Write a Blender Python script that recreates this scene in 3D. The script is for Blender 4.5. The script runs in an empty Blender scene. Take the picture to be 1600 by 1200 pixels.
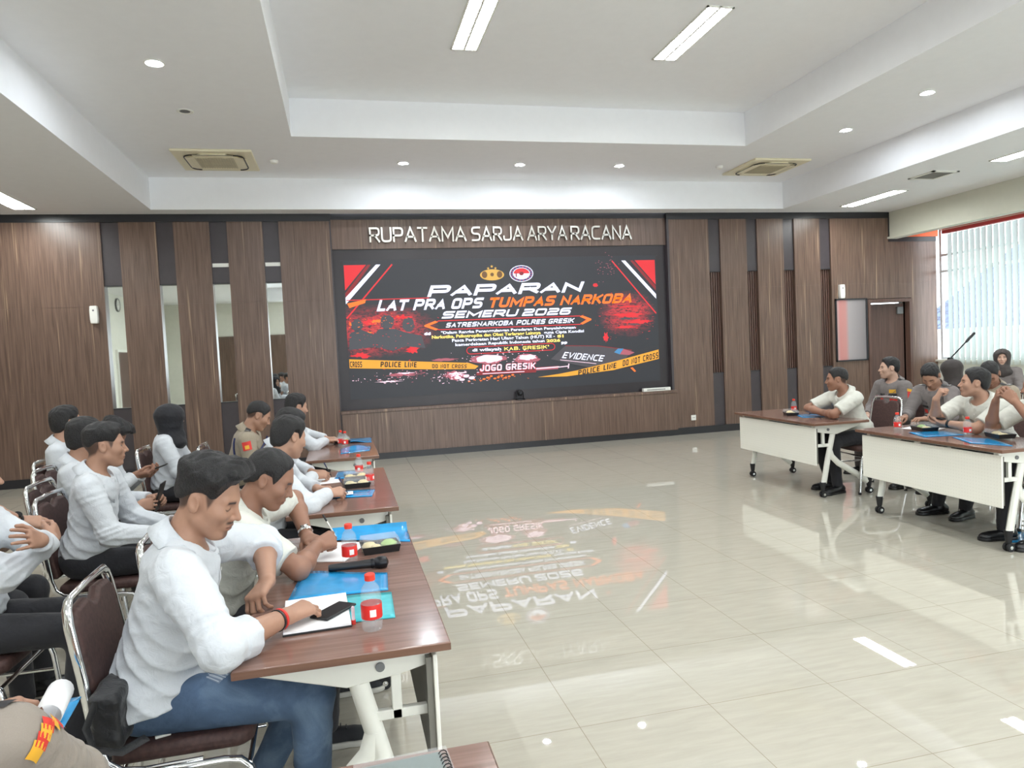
import bpy, math, random
import numpy as np
from mathutils import Vector, Matrix
SC = bpy.context.scene
COL = SC.collection
PI = math.pi

# ---------------------------------------------------------------- camera
F_PX = 1112.5
YAW, PITCH, ROLL = 0.2325, -0.0475, -0.0484
cam_data = bpy.data.cameras.new('camera')
cam = bpy.data.objects.new('camera', cam_data)
COL.objects.link(cam)
cam_data.sensor_fit = 'HORIZONTAL'
cam_data.sensor_width = 36.0
cam_data.lens = 36.0 * F_PX / 1600.0
cam_data.clip_start = 0.02
cam_data.clip_end = 200
_f = Vector((math.sin(YAW) * math.cos(PITCH), math.cos(YAW) * math.cos(PITCH), math.sin(PITCH)))
_r = Vector((math.cos(YAW), -math.sin(YAW), 0))
_u = _r.cross(_f)
_r2 = math.cos(ROLL) * _r + math.sin(ROLL) * _u
_u2 = -math.sin(ROLL) * _r + math.cos(ROLL) * _u
cam.matrix_world = Matrix(((_r2.x, _u2.x, -_f.x, 0), (_r2.y, _u2.y, -_f.y, 0), (_r2.z, _u2.z, -_f.z, 1.6), (0, 0, 0, 1)))
SC.camera = cam

# ---------------------------------------------------------------- sky, exposure
world = bpy.data.worlds.new('sky')
SC.world = world
world.use_nodes = True
_bg = world.node_tree.nodes['Background']
_bg.inputs[0].default_value = (0.88, 0.95, 1.0, 1)
_bg.inputs[1].default_value = 5.2
SC.view_settings.view_transform = 'Standard'
SC.view_settings.look = 'None'
SC.view_settings.gamma = 1.0
SC.view_settings.use_curve_mapping = False
SC.view_settings.exposure = 0.03
LAMP = 60.0        # strength of the fluorescent tubes
SPOT = 800.0        # strength of the small downlights
SCREEN = 1.6       # strength of the led wall
SC.cycles.use_denoising = True
SC.cycles.max_bounces = 8
SC.cycles.diffuse_bounces = 5
SC.cycles.transparent_max_bounces = 12
SC.cycles.sample_clamp_indirect = 6.0
SC.cycles.caustics_reflective = False
SC.cycles.caustics_refractive = False

# ---------------------------------------------------------------- materials
def srgb(r, g, b):
    f = lambda c: (c / 255 / 12.92) if c / 255 <= 0.04045 else ((c / 255 + 0.055) / 1.055) ** 2.4
    return (f(r), f(g), f(b), 1)

MATS = {}
class NT:
    def __init__(self, name):
        self.m = bpy.data.materials.new(name)
        self.m.use_nodes = True
        self.t = self.m.node_tree
        self.b = self.t.nodes['Principled BSDF']
        self.out = self.t.nodes['Material Output']
        MATS[name] = self.m
    def n(self, typ, **kw):
        nd = self.t.nodes.new(typ)
        for k, v in kw.items():
            if k.startswith('i_'):
                nd.inputs[k[2:].replace('_', ' ')].default_value = v
            else:
                setattr(nd, k, v)
        return nd
    def l(self, a, b):
        self.t.links.new(a, b)
    def coords(self, kind='Object', scale=(1, 1, 1)):
        tc = self.n('ShaderNodeTexCoord')
        mp = self.n('ShaderNodeMapping')
        mp.inputs['Scale'].default_value = scale
        self.l(tc.outputs[kind], mp.inputs[0])
        return mp.outputs[0]
    def noise(self, vec, scale, detail=4, rough=0.55, dist=0.0):
        nd = self.n('ShaderNodeTexNoise')
        nd.inputs['Scale'].default_value = scale
        nd.inputs['Detail'].default_value = detail
        nd.inputs['Roughness'].default_value = rough
        nd.inputs['Distortion'].default_value = dist
        self.l(vec, nd.inputs['Vector'])
        return nd.outputs['Fac']
    def ramp(self, fac, stops):
        r = self.n('ShaderNodeValToRGB')
        el = r.color_ramp.elements
        while len(el) < len(stops):
            el.new(0.5)
        for e, (p, c) in zip(el, stops):
            e.position = p
            e.color = c if len(c) == 4 else (*c, 1)
        self.l(fac, r.inputs[0])
        return r.outputs[0]
    def mix(self, fac, a, b, mode='MIX'):
        m = self.n('ShaderNodeMix', data_type='RGBA', blend_type=mode)
        for sock, v in ((m.inputs[0], fac), (m.inputs[6], a), (m.inputs[7], b)):
            if hasattr(v, 'is_output'):
                self.l(v, sock)
            elif isinstance(v, (int, float)):
                sock.default_value = v
            else:
                sock.default_value = v
        return m.outputs[2]
    def math(self, op, a, b=0.0, c=0.0):
        m = self.n('ShaderNodeMath', operation=op)
        for sock, v in zip(m.inputs, (a, b, c)):
            if hasattr(v, 'is_output'):
                self.l(v, sock)
            else:
                sock.default_value = v
        return m.outputs[0]
    def bump(self, h, strength=0.2, dist=0.01):
        b = self.n('ShaderNodeBump')
        b.inputs['Strength'].default_value = strength
        b.inputs['Distance'].default_value = dist
        self.l(h, b.inputs['Height'])
        self.l(b.outputs[0], self.b.inputs['Normal'])
    def set(self, color=None, rough=None, metal=None, **kw):
        if color is not None:
            if hasattr(color, 'is_output'):
                self.l(color, self.b.inputs['Base Color'])
            else:
                self.b.inputs['Base Color'].default_value = color
        if rough is not None:
            if hasattr(rough, 'is_output'):
                self.l(rough, self.b.inputs['Roughness'])
            else:
                self.b.inputs['Roughness'].default_value = rough
        if metal is not None:
            self.b.inputs['Metallic'].default_value = metal
        for k, v in kw.items():
            self.b.inputs[k].default_value = v
        return self.m

def plain(name, color, rough=0.5, metal=0.0, noise=0.06, **kw):
    """One colour broken up by a faint procedural mottling."""
    t = NT(name)
    v = t.coords()
    n = t.noise(v, 9.0, 3)
    d = tuple(max(0, c * (1 - noise)) for c in color[:3]) + (1,)
    u = tuple(min(1, c * (1 + noise)) for c in color[:3]) + (1,)
    t.set(t.ramp(n, [(0.3, d), (0.7, u)]), rough, metal, **kw)
    return t.m

def emit(name, color, strength):
    t = NT(name)
    t.set((0.02, 0.02, 0.02, 1), 0.5)
    t.b.inputs['Emission Color'].default_value = color
    t.b.inputs['Emission Strength'].default_value = strength
    return t.m

def wood(name, dark, mid, streak, axis='z', rough=0.32, freq=1.0, streaks=0.66):
    t = NT(name)
    s = {'z': (26, 26, 0.9), 'y': (26, 0.9, 26), 'x': (0.9, 26, 26)}[axis]
    v = t.coords('Object', tuple(k * freq for k in s))
    n1 = t.noise(v, 1.6, 6, 0.6, 0.4)
    s2 = {'z': (30, 30, 0.55), 'y': (30, 0.55, 30), 'x': (0.55, 30, 30)}[axis]
    v2 = t.coords('Object', tuple(k * freq for k in s2))
    n2 = t.noise(v2, 1.0, 2, 0.5, 0.1)
    base = t.ramp(n1, [(0.3, dark), (0.68, mid)])
    m = t.ramp(n2, [(streaks, (0, 0, 0, 1)), (streaks + 0.09, (0.75, 0.75, 0.75, 1))])
    t.set(t.mix(m, base, streak), rough)
    t.bump(n1, 0.06, 0.002)
    return t.m

M_WALLWOOD = wood('walnut_laminate', srgb(84, 66, 56), srgb(122, 99, 87), srgb(176, 150, 126))
M_TOPWOOD = wood('table_walnut', srgb(112, 85, 75), srgb(142, 111, 100), srgb(154, 124, 112), axis='x', rough=0.15, streaks=0.7)
M_DOORWOOD = wood('door_wood', srgb(78, 56, 48), srgb(104, 78, 68), srgb(112, 86, 74), rough=0.4, streaks=0.75)
M_TOPWOOD.node_tree.nodes['Principled BSDF'].inputs['Specular IOR Level'].default_value = 0.8
M_EDGEWOOD = wood('table_edge_wood', srgb(96, 66, 52), srgb(122, 88, 70), srgb(132, 98, 80), axis='x', rough=0.35, streaks=0.72)
M_DARKPANEL = plain('dark_recess_panel', srgb(66, 60, 64), 0.35)
M_BLACKTRIM = plain('black_trim', srgb(38, 38, 42), 0.35)
M_PAINT = plain('white_ceiling_paint', srgb(242, 243, 246), 0.7, noise=0.01)
M_WALLPAINT = plain('white_wall_paint', srgb(226, 226, 216), 0.7, noise=0.02)
M_BEAM = plain('beam_paint', srgb(214, 214, 200), 0.7, noise=0.02)
M_ORANGE = plain('orange_paint', srgb(228, 110, 62), 0.6)
M_RED = plain('red_paint', srgb(196, 84, 88), 0.5)
M_CREAM = plain('cream_plastic', srgb(232, 224, 196), 0.45, noise=0.02)
M_WHITEPL = plain('white_plastic', srgb(236, 236, 230), 0.35, noise=0.02)
M_WHITEMETAL = plain('white_powdercoat', srgb(232, 232, 224), 0.4, noise=0.02)
M_CHROME = plain('chrome', (0.86, 0.87, 0.88, 1), 0.09, 1.0, noise=0.02)
M_STEEL = plain('brushed_letter_steel', (0.62, 0.60, 0.55, 1), 0.3, 1.0)
M_BLACK = plain('black_plastic', srgb(26, 26, 28), 0.4)
M_BLACKMETAL = plain('black_metal', srgb(30, 30, 33), 0.3, 0.6)
M_GREYPL = plain('grey_plastic', srgb(120, 122, 124), 0.4)
M_RUBBER = plain('black_rubber', srgb(28, 28, 30), 0.7)
M_PAPER = plain('white_paper', srgb(244, 244, 246), 0.6, noise=0.01)
M_SCREENBODY = plain('screen_bezel', srgb(44, 38, 42), 0.35)
M_MIRROR = plain('mirror_glass', (0.83, 0.87, 0.85, 1), 0.02, 1.0, noise=0.01)
M_LAMP = emit('fluorescent_tube', (0.97, 1.0, 0.98, 1), LAMP)
M_SPOT = emit('downlight_led', (0.86, 0.93, 1.0, 1), SPOT)
M_LOUVRE = plain('lamp_louvre', (0.85, 0.87, 0.87, 1), 0.15, 0.9)

def upholstery():
    t = NT('brown_upholstery')
    v = t.coords('Object')
    n = t.noise(v, 60, 4)
    t.set(t.ramp(n, [(0.3, srgb(62, 42, 40)), (0.7, srgb(84, 60, 56))]), 0.62)
    t.bump(n, 0.25, 0.002)
    return t.m
M_UPH = upholstery()

def floor_mat():
    t = NT('glazed_floor_tile')
    tc = t.n('ShaderNodeTexCoord')
    sp = t.n('ShaderNodeSeparateXYZ')
    t.l(tc.outputs['Object'], sp.inputs[0])
    lines = []
    cells = []
    for sock, off in ((sp.outputs[0], 0.285), (sp.outputs[1], 0.40)):
        a = t.math('DIVIDE', t.math('SUBTRACT', sock, off), 0.6)
        cells.append(t.math('FLOOR', a))
        fr = t.math('FRACT', a)
        e = t.math('ABSOLUTE', t.math('SUBTRACT', fr, 0.5))
        lines.append(t.math('GREATER_THAN', e, 0.4972))
    grout = t.math('MAXIMUM', lines[0], lines[1])
    wn = t.n('ShaderNodeTexWhiteNoise', noise_dimensions='2D')
    cx = t.n('ShaderNodeCombineXYZ')
    t.l(cells[0], cx.inputs[0]); t.l(cells[1], cx.inputs[1])
    t.l(cx.outputs[0], wn.inputs['Vector'])
    mp = t.n('ShaderNodeMapping')
    mp.inputs['Rotation'].default_value = (0, 0, 0.5)
    mp.inputs['Scale'].default_value = (5.0, 34.0, 1.0)
    t.l(tc.outputs['Object'], mp.inputs[0])
    vein = t.noise(mp.outputs[0], 0.8, 5, 0.6, 0.5)
    base = t.ramp(vein, [(0.25, srgb(175, 170, 157)), (0.75, srgb(188, 183, 170))])
    base = t.mix(t.math('MULTIPLY', wn.outputs['Value'], 0.10), base, srgb(182, 176, 162))
    col = t.mix(grout, base, srgb(150, 142, 124))
    big = t.noise(tc.outputs['Object'], 0.8, 3)
    rough = t.math('MULTIPLY_ADD', big, 0.014, 0.006)
    t.set(col, rough)
    t.b.inputs['Specular IOR Level'].default_value = 0.9
    t.b.inputs['IOR'].default_value = 1.5
    return t.m
M_FLOOR = floor_mat()

def cloth(name, color, rough=0.75, weave=500, fold=26, fstr=0.35, var=0.05):
    t = NT(name)
    v = t.coords('Object')
    n = t.noise(v, fold, 3, 0.5, 0.8)
    w = t.noise(v, weave, 1)
    d = tuple(c * (1 - var) for c in color[:3]) + (1,)
    t.set(t.ramp(w, [(0.3, d), (0.7, color)]), rough)
    t.b.inputs['Sheen Weight'].default_value = 0.1
    t.bump(n, fstr, 0.012)
    return t.m
M_SHIRT = cloth('white_shirt_cotton', srgb(204, 208, 213))
M_SHIRT2 = cloth('ivory_shirt_cotton', srgb(208, 208, 199))
M_TROUSER = cloth('black_trouser_cloth', srgb(30, 30, 36), 0.8)
M_KHAKI = cloth('khaki_uniform_cloth', srgb(152, 140, 122), 0.8)
M_OCHRE = cloth('grey_khaki_uniform_cloth', srgb(142, 132, 122), 0.8)
M_POLICE = cloth('grey_brown_uniform_cloth', srgb(122, 115, 113), 0.8)
M_HIJAB = cloth('black_hijab_cloth', srgb(24, 24, 30), 0.8)
M_HIJABBR = cloth('dark_brown_hijab_cloth', srgb(60, 54, 52), 0.8)
M_SHOE = cloth('black_shoe_knit', srgb(26, 27, 32), 0.7, fold=200, fstr=0.3)
M_SHOELEATHER = plain('black_shoe_leather', srgb(22, 22, 24), 0.3)
M_SOLE = plain('shoe_sole', srgb(186, 184, 176), 0.6)
def denim():
    t = NT('washed_denim')
    v = t.coords('Object')
    n = t.noise(v, 5.0, 4, 0.6, 0.6)
    w = t.noise(v, 420, 2)
    c = t.ramp(n, [(0.3, srgb(58, 78, 104)), (0.52, srgb(80, 103, 132)), (0.75, srgb(122, 146, 172))])
    c = t.mix(t.math('MULTIPLY', w, 0.35), c, srgb(50, 66, 90))
    t.set(c, 0.8)
    t.bump(t.noise(v, 30, 3, 0.5, 0.8), 0.4, 0.008)
    return t.m
M_DENIM = denim()
def hair_mat():
    t = NT('black_hair')
    v = t.coords('Object', (1, 1, 0.35))
    n = t.noise(v, 260, 3, 0.6, 0.6)
    t.set(t.ramp(n, [(0.3, srgb(12, 12, 14)), (0.7, srgb(38, 35, 36))]), 0.45)
    t.bump(n, 1.0, 0.008)
    return t.m
M_HAIR = hair_mat()
def skin_mat():
    t = NT('skin')
    at = t.n('ShaderNodeAttribute', attribute_name='tone')
    v = t.coords('Object')
    n = t.noise(v, 45, 3)
    c = t.mix(t.math('MULTIPLY', n, 0.22), at.outputs['Color'], (0.17, 0.085, 0.065, 1))
    t.set(c, 0.48)
    t.b.inputs['Specular IOR Level'].default_value = 0.35
    t.bump(t.noise(v, 260, 2), 0.06, 0.002)
    return t.m
M_SKIN = skin_mat()

# ---------------------------------------------------------------- mesh helpers
class MB:
    def __init__(self):
        self.v = []; self.f = []; self.mi = []
    def add(self, vs, fs, mi=0):
        o = len(self.v)
        self.v += [tuple(map(float, p)) for p in vs]
        self.f += [tuple(i + o for i in f) for f in fs]
        self.mi += [mi] * len(fs)
        return self
    def box(self, x0, x1, y0, y1, z0, z1, mi=0, M=None):
        vs = [(x, y, z) for z in (z0, z1) for y in (y0, y1) for x in (x0, x1)]
        if M is not None:
            vs = [tuple(M @ Vector(p)) for p in vs]
        return self.add(vs, [(0, 2, 3, 1), (4, 5, 7, 6), (0, 1, 5, 4), (2, 6, 7, 3), (0, 4, 6, 2), (1, 3, 7, 5)], mi)
    def prism(self, poly, a0, a1, axis='y', mi=0):
        """poly: list of 2d points; extruded along axis from a0 to a1."""
        n = len(poly)
        def P(p, a):
            return {'y': (p[0], a, p[1]), 'x': (a, p[0], p[1]), 'z': (p[0], p[1], a)}[axis]
        vs = [P(p, a0) for p in poly] + [P(p, a1) for p in poly]
        fs = [tuple(range(n - 1, -1, -1)), tuple(range(n, 2 * n))]
        fs += [(i, (i + 1) % n, n + (i + 1) % n, n + i) for i in range(n)]
        return self.add(vs, fs, mi)
    def lathe(self, prof, c=(0, 0, 0), n=24, mi=0, M=None, caps=True):
        """prof: [(r, z)] bottom to top about the z axis."""
        vs = []; fs = []
        for r, z in prof:
            for k in range(n):
                a = 2 * PI * k / n
                vs.append((c[0] + r * math.cos(a), c[1] + r * math.sin(a), c[2] + z))
        for i in range(len(prof) - 1):
            for k in range(n):
                k2 = (k + 1) % n
                fs.append((i * n + k, i * n + k2, (i + 1) * n + k2, (i + 1) * n + k))
        if caps:
            fs.append(tuple(range(n - 1, -1, -1)))
            fs.append(tuple((len(prof) - 1) * n + k for k in range(n)))
        if M is not None:
            vs = [tuple(M @ Vector(p)) for p in vs]
        return self.add(vs, fs, mi)
    def tube(self, path, r, n=10, mi=0, closed=False, rb=None, up=None):
        """sweep an (optionally oval) section along a path."""
        P = [Vector(p) for p in path]
        m = len(P)
        rb = r if rb is None else rb
        T = []
        for i in range(m):
            a = P[i - 1] if (i > 0 or closed) else P[i]
            b = P[(i + 1) % m] if (i < m - 1 or closed) else P[i]
            T.append((b - a).normalized())
        u = Vector(up) if up is not None else (Vector((0, 0, 1)) if abs(T[0].z) < 0.9 else Vector((1, 0, 0)))
        u = (u - T[0] * u.dot(T[0])).normalized()
        vs = []
        for i in range(m):
            u = (u - T[i] * u.dot(T[i]))
            u = u.normalized() if u.length > 1e-6 else T[i].orthogonal().normalized()
            w = T[i].cross(u)
            for k in range(n):
                a = 2 * PI * k / n
                vs.append(P[i] + u * (r * math.cos(a)) + w * (rb * math.sin(a)))
        fs = []
        for i in range(m if closed else m - 1):
            j = (i + 1) % m
            for k in range(n):
                k2 = (k + 1) % n
                fs.append((i * n + k, i * n + k2, j * n + k2, j * n + k))
        if not closed:
            fs.append(tuple(range(n - 1, -1, -1)))
            fs.append(tuple((m - 1) * n + k for k in range(n)))
        return self.add(vs, fs, mi)
    def cyl(self, a, b, r, n=16, mi=0):
        return self.tube([a, b], r, n, mi)
    def build(self, name, mats, parent=None, smooth=35, bevel=0.0, seg=2):
        me = bpy.data.meshes.new(name)
        me.from_pydata(self.v, [], self.f)
        if not isinstance(mats, (list, tuple)):
            mats = [mats]
        for m in mats:
            me.materials.append(m)
        if len(mats) > 1:
            me.polygons.foreach_set('material_index', self.mi)
        if smooth:
            me.polygons.foreach_set('use_smooth', [True] * len(me.polygons))
            me.set_sharp_from_angle(angle=math.radians(smooth))
        me.update()
        return link(name, me, parent, bevel, seg)

def link(name, me, parent=None, bevel=0.0, seg=2):
    o = bpy.data.objects.new(name, me)
    COL.objects.link(o)
    if parent is not None:
        o.parent = parent
    if bevel:
        b = o.modifiers.new('bevel', 'BEVEL')
        b.width = bevel; b.segments = seg; b.limit_method = 'ANGLE'; b.angle_limit = math.radians(40)
        b.harden_normals = False
    return o

def tag(o, label, cat, group=None):
    o['label'] = label; o['category'] = cat
    if group:
        o['group'] = group
    return o
def struct(o):
    o['kind'] = 'structure'
    return o
def empty(name, loc=(0, 0, 0), rz=0.0):
    o = bpy.data.objects.new(name, None)
    COL.objects.link(o)
    o.location = loc; o.rotation_euler = (0, 0, rz)
    o.empty_display_size = 0.1
    return o
def thing(name, label, cat, loc=(0, 0, 0), rz=0.0, group=None):
    return tag(empty(name, loc, rz), label, cat, group)
def copy_tree(o, parent=None):
    c = o.copy()
    COL.objects.link(c)
    if parent is not None:
        c.parent = parent
    for ch in list(o.children):
        copy_tree(ch, c)
    return c
def arc(c, r, a0, a1, n=8, plane='xz', y=0.0):
    out = []
    for i in range(n + 1):
        a = math.radians(a0 + (a1 - a0) * i / n)
        p, q = c[0] + r * math.cos(a), c[1] + r * math.sin(a)
        out.append({'xz': (p, y, q), 'yz': (y, p, q), 'xy': (p, q, y)}[plane])
    return out

def text_mesh(s, box, bold=0.0, shear=0.0, y=0.0, extrude=0.0, mode='quad', res=3):
    """Letters of the built-in font as mesh data lying in a wall plane (x, z at depth y).
    box: four corners (x, z): lower-left, lower-right, upper-right, upper-left."""
    cu = bpy.data.curves.new('lettering', 'FONT')
    cu.body = s
    cu.size = 1.0
    cu.offset = bold
    cu.shear = shear
    cu.extrude = extrude
    cu.resolution_u = res
    ob = bpy.data.objects.new('lettering', cu)
    COL.objects.link(ob)
    dg = bpy.context.evaluated_depsgraph_get()
    me = bpy.data.meshes.new_from_object(ob.evaluated_get(dg))
    bpy.data.objects.remove(ob)
    bpy.data.curves.remove(cu)
    n = len(me.vertices)
    co = np.empty(n * 3)
    me.vertices.foreach_get('co', co)
    co = co.reshape(-1, 3)
    lo, hi = co.min(0), co.max(0)
    u = (co[:, 0] - lo[0]) / (hi[0] - lo[0]); v = (co[:, 1] - lo[1]) / (hi[1] - lo[1])
    B = np.array(box, float)
    q = ((1 - u) * (1 - v))[:, None] * B[0] + (u * (1 - v))[:, None] * B[1] + (u * v)[:, None] * B[2] + ((1 - u) * v)[:, None] * B[3]
    z = co[:, 2]
    new = np.stack([q[:, 0], y - z, q[:, 1]], 1)
    me.vertices.foreach_set('co', new.ravel())
    me.update()
    return me
def text_obj(name, s, box, mat, parent, y, **kw):
    me = text_mesh(s, box, y=y, **kw)
    me.materials.clear()
    me.materials.append(mat)
    o = link(name, me, parent)
    return o
def R4(x0, z0, x1, z1):
    return [(x0, z0), (x1, z0), (x1, z1), (x0, z1)]

# ---------------------------------------------------------------- block lettering drawn with strokes
_q = 0.24
GLYPH = {
 'A': [[(0, 0), (0.5, 1), (1, 0)], [(0.2, 0.32), (0.8, 0.32)]],
 'B': [[(0, 0), (0, 1), (1, 1, _q), (1, 0.52, _q), (0, 0.52)], [(0.5, 0.52), (1, 0.52, _q), (1, 0, _q), (0, 0)]],
 'C': [[(0.97, 1), (0, 1, 0.3), (0, 0, 0.3), (0.97, 0)]],
 'D': [[(0, 0), (0, 1), (1, 1, 0.3), (1, 0, 0.3), (0, 0)]],
 'E': [[(1, 1), (0, 1), (0, 0), (1, 0)], [(0, 0.5), (0.88, 0.5)]],
 'G': [[(0.97, 1), (0, 1, 0.3), (0, 0, 0.3), (1, 0, 0.1), (1, 0.44), (0.56, 0.44)]],
 'I': [[(0.0, 0), (0.0, 1)]],
 'J': [[(1, 1), (1, 0, _q), (0, 0, _q), (0, 0.28)]],
 'K': [[(0, 0), (0, 1)], [(1, 1), (0.05, 0.42)], [(0.36, 0.58), (1, 0)]],
 'L': [[(0, 1), (0, 0), (1, 0)]],
 'M': [[(0, 0), (0, 1), (0.5, 0.25), (1, 1), (1, 0)]],
 'N': [[(0, 0), (0, 1), (1, 0), (1, 1)]],
 'O': [[(0.5, 0), (1, 0, _q), (1, 1, _q), (0, 1, _q), (0, 0, _q), (0.5, 0)]],
 'P': [[(0, 0), (0, 1), (1, 1, _q), (1, 0.43, _q), (0, 0.43)]],
 'R': [[(0, 0), (0, 1), (1, 1, _q), (1, 0.45, _q), (0, 0.45)], [(0.52, 0.45), (1, 0)]],
 'S': [[(0.97, 1), (0, 1, _q), (0, 0.51, _q), (1, 0.51, _q), (1, 0, _q), (0.03, 0)]],
 'T': [[(0, 1), (1, 1)], [(0.5, 1), (0.5, 0)]],
 'U': [[(0, 1), (0, 0, _q), (1, 0, _q), (1, 1)]],
 'V': [[(0, 1), (0.5, 0), (1, 1)]],
 'Y': [[(0, 1), (0.5, 0.46), (1, 1)], [(0.5, 0.46), (0.5, 0)]],
 '0': [[(0.5, 0), (1, 0, _q), (1, 1, _q), (0, 1, _q), (0, 0, _q), (0.5, 0)]],
 '1': [[(0, 0.75), (0.5, 1), (0.5, 0)]],
 '2': [[(0.03, 1), (1, 1, _q), (1, 0.51, _q), (0, 0.51, _q), (0, 0), (1, 0)]],
 '6': [[(0.97, 1), (0, 1, _q), (0, 0, _q), (1, 0, _q), (1, 0.54, _q), (0, 0.54)]],
 '8': [[(0.5, 0.52), (1, 0.52, _q), (1, 1, _q), (0, 1, _q), (0, 0.52, _q), (1, 0.52, _q), (1, 0, _q), (0, 0, _q), (0, 0.52, _q), (0.5, 0.52)]],
 '.': [[(0, 0), (0, 0.03)]],
 '"': [[(0, 1), (0, 0.75)], [(0.5, 1), (0.5, 0.75)]],
}
GW = {'I': 0.0, 'M': 1.25, 'L': 0.8, 'E': 0.85, 'J': 0.8, 'T': 0.95, '1': 0.5, '.': 0.0, '"': 0.4}
def _expand(pl, asp):
    """round the marked corners; asp: width of the letter over its height."""
    P = [(p[0] * asp, p[1]) for p in pl]
    out = []
    for i, p in enumerate(pl):
        if len(p) == 2:
            out.append(P[i]); continue
        a, c, b = Vector((*P[i - 1], 0)), Vector((*P[i], 0)), Vector((*P[i + 1], 0))
        r = min(p[2], (a - c).length * 0.49, (b - c).length * 0.49)
        s_, e_ = c + (a - c).normalized() * r, c + (b - c).normalized() * r
        for k in range(6):
            t = k / 5
            q = s_ * (1 - t) ** 2 + c * 2 * t * (1 - t) + e_ * t * t
            out.append((q.x, q.y))
    return out
def stroke_glyph(ch, asp, t):
    """ribbons (lists of quads) of one letter; stroke width t, cap height 1."""
    quads = []
    w = asp * GW.get(ch, 1.0)
    for pl in GLYPH[ch]:
        P = _expand(pl, max(w - t, 0.0))
        P = [Vector((x + t / 2, t / 2 + y * (1 - t), 0)) for x, y in P]
        P = [p for i, p in enumerate(P) if i == 0 or (p - P[i - 1]).length > 1e-5]
        L = []
        n = len(P)
        closed = (P[0] - P[-1]).length < 1e-5
        for i in range(n):
            d0 = (P[i] - P[i - 1]).normalized() if i > 0 else ((P[0] - P[-2]).normalized() if closed else None)
            d1 = (P[i + 1] - P[i]).normalized() if i < n - 1 else ((P[1] - P[0]).normalized() if closed else None)
            if d0 is None: d0 = d1
            if d1 is None: d1 = d0
            m = (d0 + d1)
            m = m.normalized() if m.length > 1e-4 else d1
            nr = Vector((-m.y, m.x, 0))
            k = 1 / max(0.42, nr.dot(Vector((-d1.y, d1.x, 0))))
            ext = Vector((0, 0, 0))
            if not closed and i == 0: ext = -d1 * t / 2
            if not closed and i == n - 1: ext = d0 * t / 2
            L.append((P[i] + ext - nr * t / 2 * k, P[i] + ext + nr * t / 2 * k))
        for i in range(n - 1):
            quads.append([L[i][0], L[i + 1][0], L[i + 1][1], L[i][1]])
    return quads, w + (t if w == 0 else 0)
def stroke_text(s, t=0.2, asp=0.95, gap=0.13, space=0.45, shear=0.0):
    """all quads of a line of capitals with its bounding box."""
    out = []; x = 0.0
    for ch in s:
        if ch == ' ':
            x += space; continue
        qs, w = stroke_glyph(ch, asp, t)
        out += [[(v.x + x + shear * v.y, min(1.0, max(0.0, v.y))) for v in q] for q in qs]
        x += w + gap
    xs = [p[0] for q in out for p in q]
    return out, min(xs), max(xs)
# ================================================================ the room
D = 11.25            # depth of the panelled front wall
ZC = 3.80            # low ceiling
XL, XR, YB = -6.4, 10.97, -5.2

b = MB().box(XL, XR, YB, D + 2.5, -0.12, 0.0)
struct(b.build('floor', M_FLOOR, smooth=0))

# ceiling: low ring, first step, upper ring, tray
b = MB()
ax0, ax1, ay0, ay1 = -2.47, 7.52, -4.4, 10.92
bx0, bx1, by0, by1 = -0.43, 5.57, -2.2, 8.90
Z1, Z2 = 4.25, 4.70
def ringpl(o, i, z):
    (x0, x1, y0, y1), (a0, a1, c0, c1) = o, i
    for q in ((x0, x1, y0, c0), (x0, x1, c1, y1), (x0, a0, c0, c1), (a1, x1, c0, c1)):
        b.add([(q[0], q[2], z), (q[1], q[2], z), (q[1], q[3], z), (q[0], q[3], z)], [(3, 2, 1, 0)])
ringpl((XL, 9.94, YB, D), (ax0, ax1, ay0, ay1), ZC)
ringpl((ax0, ax1, ay0, ay1), (bx0, bx1, by0, by1), Z1)
b.add([(bx0, by0, Z2), (bx1, by0, Z2), (bx1, by1, Z2), (bx0, by1, Z2)], [(3, 2, 1, 0)])
def riser(x0, x1, y0, y1, z0, z1):
    for p, q in (((x0, y0), (x0, y1)), ((x0, y1), (x1, y1)), ((x1, y1), (x1, y0)), ((x1, y0), (x0, y0))):
        b.add([(*p, z0), (*q, z0), (*q, z1), (*p, z1)], [(0, 1, 2, 3)])
riser(ax0, ax1, ay0, ay1, ZC, Z1)
riser(bx0, bx1, by0, by1, Z1, Z2)
# slab above so that no sky shows through the seams
b.box(XL - 0.2, 9.94, YB - 0.2, D + 0.3, 4.95, 5.05)
struct(b.build('ceiling', M_PAINT, smooth=0))

# beam and window bay
b = MB().box(9.94, 10.10, YB, D, 3.31, 5.05)
b.box(9.90, 9.94, YB, D, 3.31, 3.345)
struct(b.build('trim_1', M_BEAM, smooth=0))
b = MB().box(10.10, 11.2, YB, D, 3.52, 3.62)
b.box(10.10, 11.0, D - 0.03, D - 0.001, 3.345, 3.52)
struct(b.build('trim_2', M_ORANGE, smooth=0))
b = MB()
for z0, z1, dx in ((3.33, 3.39, 0.0), (3.40, 3.46, 0.012), (3.47, 3.52, 0.0)):
    b.box(10.72 + dx, 10.80, YB, 10.86, z0, z1)
struct(b.build('trim_3', M_RED, smooth=0, bevel=0.004))
b = MB()
for z0 in (3.388, 3.458):
    b.box(10.705, 10.80, YB, 10.86, z0, z0 + 0.013)
struct(b.build('trim_4', M_WHITEPL, smooth=0))

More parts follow.
